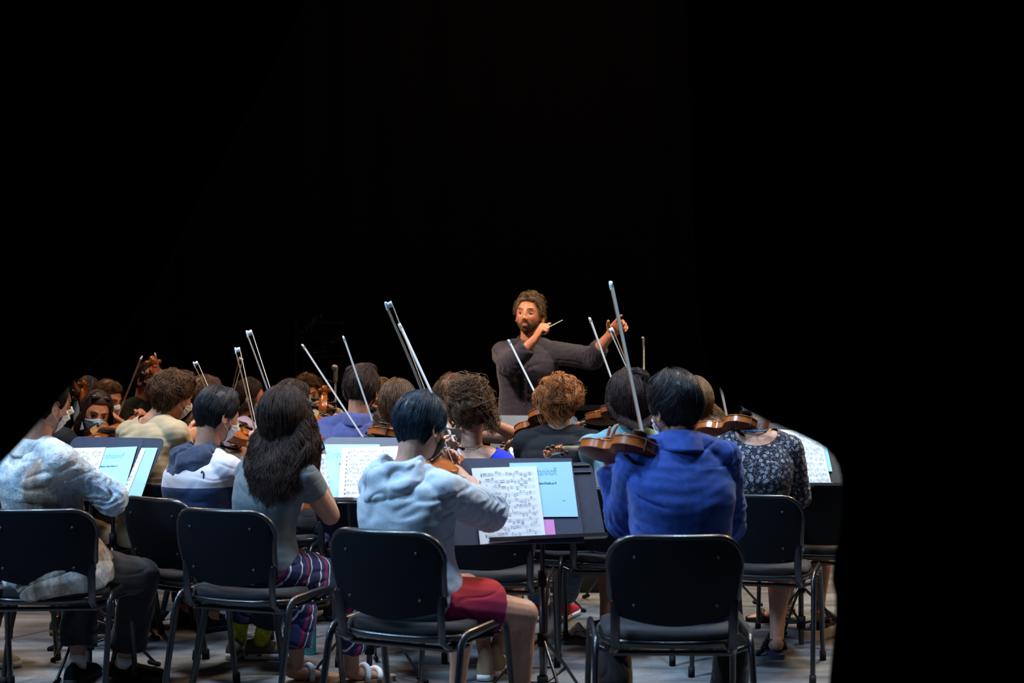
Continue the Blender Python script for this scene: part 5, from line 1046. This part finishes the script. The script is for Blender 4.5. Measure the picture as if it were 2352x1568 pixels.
# ---- conductor
X = person('person with a beard conducting in a charcoal shirt, left arm stretched out', (1216, 724, 8.6), 197, -6, -3, 1.10, (1214, 788, 8.66), (1210, 985, 8.66), 188, .156, 'm', stand=True, group=None, sc=1.04, lean=-.01,
    R=dict(fl=.74, e=(1168, 842, 8.36), w=(1229, 779, 8.22), hd=(.12, -.12, .22), pn=(.75, .35, -.5), curl=(72, 76, 80, 84), thumb=(20, 10), hs=1.12), L=dict(e=(1358, 822, 8.52), w=(1402, 768, 8.34), hd=(.5, -.35, .55), pn=(.1, -.8, -.35), curl=(16, 34, 42, 48), splay=8, thumb=(50, 10), hs=1.12), skin=SKR, vox=.0034, nofeet=False,
    top=dict(m=C_SLATE, grow=.026, wr=.007, sm=8, hem=-.05, sleeve='roll', fl=.5, sgrow=.022, collar=.034, seed=91, flare=.06, vox=.006, neck=(0, .085, -.01, .055), fold=1.2), bottom=dict(kind='trousers', m=C_STONE, grow=.02, ln=.97, waist=.04), shoes=dict(kind='shoe', m=BLK, ms=RUB),
    hr=dict(T=.010, top=1.6, N=3200, K=12, r=.0013, len=.22, curl=.007, cw=1.6, mess=.35, line='short', lock=18, jit=.8, edge=.2, lumpa=.3, lump=.035, seed=55, tmax=1.0, tilt=0, back=1.2), hm=hairmat('hair_greying_brown', (.05, .032, .018), (.20, .14, .085), .55))
c, Rm, s, P_ = X['c'], X['Rm'], X['hs'], X['p']; T = lambda p: (np.array(p) * s) @ Rm.T + c
BRD = hairmat('beard_brown', (.050, .028, .016), (.17, .095, .055), .6)
g = G(); rows = patch_region(c, Rm, s, lambda A: -.076 + .050 * (np.abs(A) / rad(84)) ** 1.6, lambda A: -.117 + .030 * (np.abs(A) / rad(84)) ** 2, 84, .0030, 64, 14, .0008); loft(g, rows, closed=False)
rows2 = patch_region(c, Rm, s, lambda A: -.044 - .012 * (np.abs(A) / rad(30)) ** 2 + A * 0, lambda A: -.0575 - .022 * (np.abs(A) / rad(30)) ** 3 + A * 0, 30, .0030, 30, 8, .0006); loft(g, rows2, closed=False)
rs = np.random.RandomState(4); SP = []
for rw, tot in ((rows, 900), (rows2, 220)):
    rw = np.array(rw)
    for _ in range(tot):
        i, j = rs.randint(0, rw.shape[0]), rs.randint(0, rw.shape[1]); p0 = rw[i, j]; nn = nrm(p0 - c); d = nrm(np.array([0, 0, -1.]) * .8 + nn * .5 + rs.normal(size=3) * .35); SP.append([p0 - nn * .001 + d * q for q in (0, .002, .004, .0065)])
strands(g, np.array(SP), .0008, 3); build('beard', g, BRD, P_)
for sx in (-1, 1):
    g = G(); a = np.linspace(-.05, .05, 9); q = []
    tube(g, [T((sx * (.013 + .034 * u), .098 - .012 * u ** 1.5 - .001, .023 + .006 * math.sin(u * 2.6))) for u in np.linspace(0, 1, 9)], [(.0028 + .002 * math.sin(u * 3), .0030) for u in np.linspace(0, 1, 9)], 8); build('eyebrow', g, BRD, P_)
    e = build('eye', (lambda g_: (ell(g_, T((sx * .031, .0755, .001)), np.array([.0135, .0110, .0066]) * s, Rm, 16, 10), g_)[1])(G()), mat('shaded_eye_white', (.20, .14, .11), .4), P_)  # eye white darkened: the socket's shade is put into its colour
    build('iris', (lambda g_: (ell(g_, T((sx * .031 + .002, .0850, .0005)), np.array([.0056, .0028, .0056]) * s, Rm, 12, 8), g_)[1])(G()), mat('iris_dark', (.02, .012, .008), .2), e)
    g = G(); tube(g, [T((sx * (.018 + .027 * u), .0845 - .010 * u * u, .0045 + .0045 * math.sin(u * math.pi))) for u in np.linspace(0, 1, 8)], .0026, 8); build('eyelid', g, SKR, P_)
g = G(); tube(g, [T((.020 * u, .0985 - .006 * u * u, -.0725 - .0005 * u * u)) for u in np.linspace(-1, 1, 9)], [(.0036 * (1.1 - abs(u) ** 2), .0036 * (1.1 - abs(u) ** 2)) for u in np.linspace(-1, 1, 9)], 8); tube(g, [T((.020 * u, .0965 - .006 * u * u, -.0625)) for u in np.linspace(-1, 1, 9)], [(.0026 * (1.1 - abs(u) ** 2),) * 2 for u in np.linspace(-1, 1, 9)], 8); build('lips', g, mat('lip_skin', (.42, .14, .09), .4), P_)
# placket, pocket and button details on the shirt
nk, f, sx_, pel = X['nk'], X['f'], X['sx'], X['pel']; upv = nrm(nk - pel)
def front(u, z, off=0):   # a point on the shirt's front at sideways u, distance z below the neck
    t = 1 - z / np.linalg.norm(nk - pel); hd = np.interp(t, [r[0] for r in TOR_M], [r[2] for r in TOR_M]) * 1.04 + .026 + off; hw = np.interp(t, [r[0] for r in TOR_M], [r[1] for r in TOR_M]) * 1.04 + .026; k = max(0, 1 - abs(u / hw) ** 2.35) ** (1 / 2.35)
    return pel + (nk - pel) * t + sx_ * u + f * hd * k + f * .010 * math.sin(math.pi * min(max(t, 0), 1))
g = G(); n_ = 20; zs = np.linspace(.12, .52, n_); loft(g, [[front(-.017, z, .003), front(.017, z, .003), front(.017, z, .008), front(-.017, z, .008)] for z in zs]); pk = build('placket', g, C_SLATE, X['top'])
g = G()
for z in (.16, .24, .32, .40, .48): ell(g, front(0, z, .010), (.005, .003, .005), None, 10, 6)
build('button', g, mat('dark_button', (.10, .09, .09), .3), X['top'])
for sg in (-1, 1):
    g = G(); us = [sg * x for x in (.050, .070, .090, .110, .130)]; loft(g, [[front(u, .150, .004), front(u, .150, .010), front(u, .185 + .012 * (1 - abs(abs(u) - .09) / .04), .013), front(u, .185 + .012 * (1 - abs(abs(u) - .09) / .04), .005)] for u in us]); build('pocket_flap', g, C_SLATE, X['top'])
# podium
g = G(); box(g, (X['pel'][0], X['pel'][1] + .02, .09), (1.0, .9, .18), None, .01); o = build('podium', g, mat('black_podium_paint', (.01, .01, .011), .7), None, base=(X['pel'][0], X['pel'][1], 0)); tag(o, 'low black podium under the conductor', 'podium')
PODZ = .18
# baton
hw = X['arms']['R'][2]; g = G(); b0 = np.array(at(1249, 757, 8.18)); b1 = np.array(at(1286, 738, 8.12)); d = nrm(b1 - b0); tube(g, [b0 - d * .03, b0, b1 + d * .02], [.0022, .0030, .0018], 8); o = build('baton', g, mat('white_baton', (.78, .85, .78), .4), None, base=b0); tag(o, 'thin white baton in the conductor\'s raised right hand', 'baton'); g = G(); ell(g, b0 - d * .035, (.008, .008, .012), None, 10, 8); build('grip', g, mat('cork_grip', (.4, .25, .12), .8), o)

# ================================================================ instruments
violin('violin held out to the left by the player in the blue shirt', at(1500, 1040, 4.62), at(1250, 1046, 5.06), (.05, .55, .84))
violin('violin under the chin of the floral-topped player', at(1716, 985, 6.18), at(1545, 1010, 6.52), (0, .62, .78))
violin('violin at the left shoulder of the ginger-haired player in black', at(1270, 955, 6.62), at(1160, 1036, 7.05), (-.1, .55, .8))
violin('violin showing left of the turquoise shirt\'s collar', at(1432, 948, 6.68), at(1322, 988, 7.10), (-.1, .5, .85))
violin('violin behind the jaw of the hooded player in grey', at(984, 1084, 4.95), at(1046, 1030, 5.46), (.3, -.1, .9))
violin('violin shown edge-on above the music stand, under the wavy brown hair', at(908, 1002, 6.22), at(850, 1004, 6.78), (.1, .3, .95))
violin('violin held by the player in the navy hooded top', at(515, 1005, 6.1), at(562, 985, 6.62), (.4, -.4, .8))
violin('violin of the long wavy-haired player, a sliver beside the stand', at(697, 1040, 5.52), at(728, 1024, 6.1), (-.6, .2, .75))
violin('violin of the player whose lit cheek shows past the long hair', at(705, 972, 7.15), at(782, 975, 7.5), (.1, -.5, .8))
violin('viola in the lap of the player with sunglasses on her hair', at(215, 1010, 7.85), at(300, 1000, 7.45), (.1, -.75, .6), 1.12, 'viola', 'viola', None)
violin('cello of the grey-haired player behind the pale blue sheets', at(150, 1250, 9.3), at(192, 880, 9.6), (.5, -.8, .2), 2.1, 'cello', 'cello', 'cellos at the back of the players', rest=False)
violin('cello of the player in the striped white shirt', at(722, 1300, 8.6), at(748, 884, 8.95), (.0, -1, .2), 2.1, 'cello', 'cello', 'cellos at the back of the players', rest=False)
violin('double bass with its carved scroll above the player in black', at(440, 1330, 9.0), at(343, 798, 9.2), (.5, -.8, .1), 2.6, 'double_bass', 'double bass', None, rest=False)
BW = [((888, 704, 4.98), (1046, 1112, 5.06), 1, STICKS, 'pale violin bow rising steeply behind the hooded player\'s black hair', 1.25), ((919, 752, 5.9), (1064, 1066, 5.8), .3, STICKS, 'pale violin bow just right of the longest one, behind the black hair', 1.2), ((1403, 657, 4.92), (1496, 1104, 4.84), .12, STICK, 'nearest violin bow, rising highest above the blue-shirted player\'s violin', 1.35),
      ((1170, 787, 6.9), (1318, 1084, 6.8), .1, STICKS, 'violin bow slanting across the conductor\'s charcoal shirt', 1.2), ((1355, 736, 6.9), (1462, 1036, 6.9), .12, STICK, 'violin bow rising left of the conductor\'s outstretched hand', 1.1), ((1408, 757, 7.4), (1528, 1024, 7.35), -.5, STICK, 'violin bow passing just behind the nearest bow', 1.0),
      ((1650, 872, 6.42), (1712, 1180, 6.5), .1, STICK, 'violin bow beside the curtain, above the floral player\'s violin', 1.0), ((790, 779, 6.35), (890, 1070, 6.4), .15, STICK, 'violin bow crossing in front of the blue polo player\'s head', 1.0), ((697, 797, 6.75), (870, 1062, 6.8), .2, STICK, 'violin bow leaning left of the blue polo player\'s head', 1.0),
      ((568, 768, 5.72), (688, 1136, 5.66), 1, STICKS, 'violin bow rising behind the long wavy-haired player', 1.1), ((541, 806, 6.25), (613, 1142, 6.2), 1, STICK, 'violin bow above the navy-hooded player\'s forehead', 1.0), ((446, 838, 7.0), (560, 1098, 7.05), 1, STICK, 'short visible violin bow tip above the navy-hooded player\'s hair', 1.0),
      ((549, 825, 7.9), (492, 1030, 8.2), .6, STICK, 'dim violin bow leaning the other way behind the navy hood', 1.0), ((325, 822, 8.05), (250, 1010, 8.45), .2, STICK, 'dark violin bow leaning right above the player with sunglasses', 1.2), ((357, 815, 9.0), (400, 980, 9.3), .2, STICK, 'bow standing beside the double bass neck', 1.3)]
for tp, fr, hx, m, lb, ft in BW: bow(lb, at(*tp), at(*fr), (hx, -.9 if abs(hx) < .5 else -.25, .15) if abs(hx) < .9 else (1, -.1, .35), m=m, fat=ft)

# ================================================================ music stands and what lies on them
S3 = stand('music stand with open dark folder between the hooded and blue-shirted players', (1258, 1240), 5.2, -19, 27, height=.330, groove=True, az0=50)
q3 = quad_on(S3, [(1036, 1052), (1313, 1052), (1343, 1245), (1030, 1252)], .012); g = G(); slab(g, q3, .005, S3['n']); o = build('folder', g, FOLD, None, base=sum(q3, Vector()) / 4, smooth=False); tag(o, 'open dark folder on the near music stand, under the sheets', 'folder')
_, q = sheet('music_book', 'light blue score cover half under a white page on the near stand', S3, [(1170, 1063), (1312, 1060), (1328, 1186), (1182, 1187)], .016, CYAN)
B_, _q = bpy.data.objects[-1] if 0 else _, q
lettering(_, q, 'rachmaninoff', .20, .245, .050, INKT, -.0006, S3['n'], xs=.56); lettering(_, q, 'Rhapsody on a Theme of Paganini, op. 43', .25, .41, .0125, INKB, .0004, S3['n'], xs=.60); lettering(_, q, 'violin', .78, .72, .009, INKB, 0, S3['n'])
sheet('sticky_note', 'pink slip of paper beside the page on the near stand', S3, [(1236, 1193), (1272, 1193), (1277, 1234), (1240, 1236)], .016, PINK, cat='note')
sheet('sheet_music', 'large white page of printed music on the near stand', S3, [(1083, 1075), (1232, 1070), (1254, 1236), (1103, 1250)], .020, PAPER, 10, 5, 'loose white music pages on the stands')
S2 = stand('music stand behind the grey hoodie and long wavy hair', (842, 1155), 5.9, 8, 34, height=.345, az0=-30, width=.50)
sheet('sheet_music', 'narrow white page at the left edge of the stand beside the wavy hair', S2, [(727, 1044), (772, 1040), (783, 1152), (740, 1152)], .008, PAPER, 9, 8, 'loose white music pages on the stands', mx=.2)
o, q = sheet('music_book', 'light blue score cover on the stand behind the grey hoodie', S2, [(746, 1020), (872, 1020), (880, 1153), (762, 1153)], .012, CYAN); lettering(o, q, 'rachmaninoff', .13, .23, .050, INKT, -.0006, S2['n'], xs=.60); lettering(o, q, 'Rhapsody on a Theme of Paganini, op. 43', .22, .36, .0125, INKB, .0004, S2['n'], xs=.6)
sheet('sheet_music', 'white page of printed music left of the hooded player\'s neck', S2, [(785, 1028), (914, 1024), (922, 1153), (775, 1155)], .016, PAPER, 12, 9, 'loose white music pages on the stands')
S1 = stand('music stand in front of the tie-dyed shirt', (186, 1148), 6.0, 26, 32, height=.33, az0=20, width=.44)
o, q = sheet('music_book', 'light blue score cover right of the tie-dyed shoulder', S1, [(242, 1028), (315, 1025), (282, 1136), (205, 1136)], .008, CYAN); lettering(o, q, 'rachmaninoff', .06, .24, .042, INKT, -.0005, S1['n'], xs=.52); lettering(o, q, 'Rhapsody on a Theme of Paganini, op. 43', .04, .42, .0115, INKB, .0004, S1['n'], xs=.52)
sheet('sheet_music', 'white page of music just above the tie-dyed shoulder', S1, [(150, 1029), (243, 1027), (206, 1136), (105, 1138)], .012, PAPER, 10, 12, 'loose white music pages on the stands')
S1b = stand('music stand in front of the cream t-shirt, behind the left stand', (240, 1147), 6.45, 26, 32, height=.35, az0=60, width=.44)
sheet('music_book', 'light blue cover on the second stand from the left', S1b, [(322, 1028), (362, 1028), (324, 1142), (280, 1142)], .008, CYAN)
sheet('sheet_music', 'strip of white music on the second stand from the left', S1b, [(270, 1032), (334, 1031), (290, 1143), (225, 1145)], .012, PAPER, 10, 14, 'loose white music pages on the stands')
S4 = stand('music stand at the right in front of the floral top', (1843, 1118), 6.5, 3, 27, height=.35, az0=-25, width=.5, mdesk=mat('stand_desk_brown', (.045, .040, .038), .5))
sheet('music_book', 'light blue cover edge behind the white page at the right', S4, [(1800, 990), (1896, 1010), (1912, 1082), (1820, 1085)], .008, CYAN)
sheet('sheet_music', 'cream page right of the floral shoulder', S4, [(1765, 985), (1835, 988), (1866, 1117), (1790, 1119)], .012, PAPERW, 0, 16)
sheet('sheet_music', 'white page of music at the right beside the cream page', S4, [(1825, 985), (1884, 1000), (1910, 1113), (1860, 1118)], .014, PAPER, 9, 17, 'loose white music pages on the stands')
S5 = stand('music stand in front of the ginger-haired player, near the podium', (1215, 1075), 7.45, 15, 30, height=.34, az0=10, mdesk=mat('stand_desk_grey', (.12, .12, .11), .6))
sheet('sheet_music', 'curled cream page below the conductor\'s hip', S5, [(1160, 1003), (1206, 987), (1232, 1072), (1184, 1074)], .012, PAPERW, 7, 18)
S6 = stand('music stand far behind the blue-shirted player, grey desk', (1632, 1075), 7.7, -5, 30, height=.33, az0=0, mdesk=mat('stand_desk_mid_grey', (.055, .05, .048), .6))
sheet('sheet_music', 'white page showing above the floral player\'s violin', S6, [(1598, 973), (1668, 973), (1684, 1060), (1600, 1060)], .012, PAPERW)
S7 = stand('music stand of the grey-haired cellist turned nearly edge-on', (182, 992), 8.2, 70, 12, height=.34, az0=0, width=.42)
sheet('sheet_music', 'pale blue sheets on the edge-on stand at the far left', S7, [(155, 900), (173, 897), (192, 985), (176, 990)], .010, mat('pale_blue_paper', (.25, .42, .68), .8), 0)
S8 = stand('black conductor\'s music stand with a wide desk', (1420, 941), 7.85, 180, 84, height=.36, width=.62, az0=10, mdesk=BLK)
# microphones
def mic(label, px, py, Y, r=.013, boom=False):
    t = at(px, py, Y); b = Vector((t.x, t.y, 0)); p = empty('microphone_stand', b, label, 'microphone stand'); g = G(); tube(g, [b + Vector((0, 0, .01)), Vector((t.x, t.y, t.z - .05))], .009, 10, cap='f'); build('pole', g, BLKM, p)
    g = G(); th = np.linspace(0, 2 * math.pi, 24, endpoint=False); loft(g, [np.stack([b.x + .13 * np.cos(th), b.y + .13 * np.sin(th), np.full(24, z)], -1) for z in (.0, .015)]); build('base', g, BLK, p)
    g = G(); tube(g, [t - Vector((0, 0, .08)), t - Vector((0, 0, .02)), t], [r, r, r * 1.25], 12); ell(g, t + Vector((-.006, -.004, .006)), (r * 1.5,) * 3, None, 12, 8); build('microphone', g, mat('microphone_grille', (.28, .26, .24), .35, metal=.7), p)
    if boom:
        g = G(); tube(g, [t - Vector((0, 0, .10)), t + Vector((-.10, -.05, -.06)), t + Vector((-.20, -.08, -.11)), t + Vector((-.17, -.08, -.2))], .004, 6); build('cable', g, BLKM, p)
mic('microphone on a stand left of the blue polo player\'s head', 771, 846, 8.9, .015, True); mic('slim microphone stand in the dark right of the conductor\'s hand', 1478, 778, 9.2, .007)
# bottles and floor items
bottle('brushed steel water bottle with a straw cap, on the floor behind a chair leg', 1274, 1462, STEEL, WHITEP, .20, .035, True); bottle('tall teal water bottle on the floor beside the wavy-haired player\'s chair', 712, 1502, TEALM, WHITEP, .24, .030)
g = G(); b = floor_at(1322, 1462); n_ = 26; V = []; f = []
for i in range(n_ + 1):
    for j in range(n_ + 1):
        u, v = i / n_ - .5, j / n_ - .5; h = .060 * math.exp(-(u * u + v * v) * 5) * (1 + .3 * math.sin(u * 9) * math.cos(v * 8)) + .004 + .003 * math.sin(u * 17 + v * 12); V.append((b.x + u * .14 * (1 + .12 * math.sin(v * 9)), b.y + v * .12, max(h, .003)))
for i in range(n_):
    for j in range(n_): a = i * (n_ + 1) + j; f.append((a, a + n_ + 1, a + n_ + 2, a + 1))
def capcol(n, l, v):
    r = ramp(n, [(.53, (.80, .82, .82)), (.55, (.10, .32, .22)), (.58, (.75, .3, .12)), (.60, (.80, .82, .82))]); l.new(noise(n, l, v, 9, 2), r.inputs[0]); return r.outputs[0]
g.add(V, f); o = build('crumpled_wrapper', g, shader_mat('printed_wrapper', capcol), None, base=b); md = o.modifiers.new('s', 'SOLIDIFY'); md.thickness = .002; tag(o, 'crumpled white wrapper with green and orange print on the floor', 'wrapper')
# made-up rack; its small metal pieces stand in for distant glints
rs = np.random.RandomState(5); c0 = at(732, 775, 12.5); p = empty('glint_rack', Vector((c0.x, c0.y, 0)), 'made-up dim rack standing in for faint glints above the players', 'rack'); g = G()
for sx in (-.22, .22): tube(g, [(c0.x + sx, c0.y, 0), (c0.x + sx, c0.y, c0.z + .16)], .012, 8)
for z in (-.18, 0, .14): tube(g, [(c0.x - .24, c0.y, c0.z + z), (c0.x + .24, c0.y, c0.z + z)], .010, 8)
build('frame', g, BLKM, p); GL = mat('glint_metal', (.12, .10, .08), .3, metal=.8)  # brighter metal so the invented pieces read as glints
for k in range(16):
    g = G(); a = rs.uniform(0, 6.28); q = Vector((c0.x + .21 * math.cos(a) * rs.uniform(.5, 1), c0.y + rs.uniform(-.06, -.02), c0.z + .19 * math.sin(a) * rs.uniform(.6, 1))); d = Vector((rs.uniform(-1, 1), 0, rs.uniform(-.4, .4))).normalized() * rs.uniform(.012, .05); tube(g, [q - d, q + Vector((0, 0, .01)), q + d], rs.uniform(.004, .010), 7); build('glint_piece', g, GL, p)

g = G(); b = floor_at(352, 1436); Rm = np.array(Matrix.Rotation(rad(-28), 3, 'Z') @ Matrix.Rotation(rad(38), 3, 'X')); box(g, b + Vector((0, 0, .042)), (.15, .11, .012), Rm, .004); o = build('tablet', g, mat('black_glass', (.008, .010, .014), .12, .6), None, base=b, smooth=False); tag(o, 'small black tablet propped against a stand foot on the floor', 'tablet')
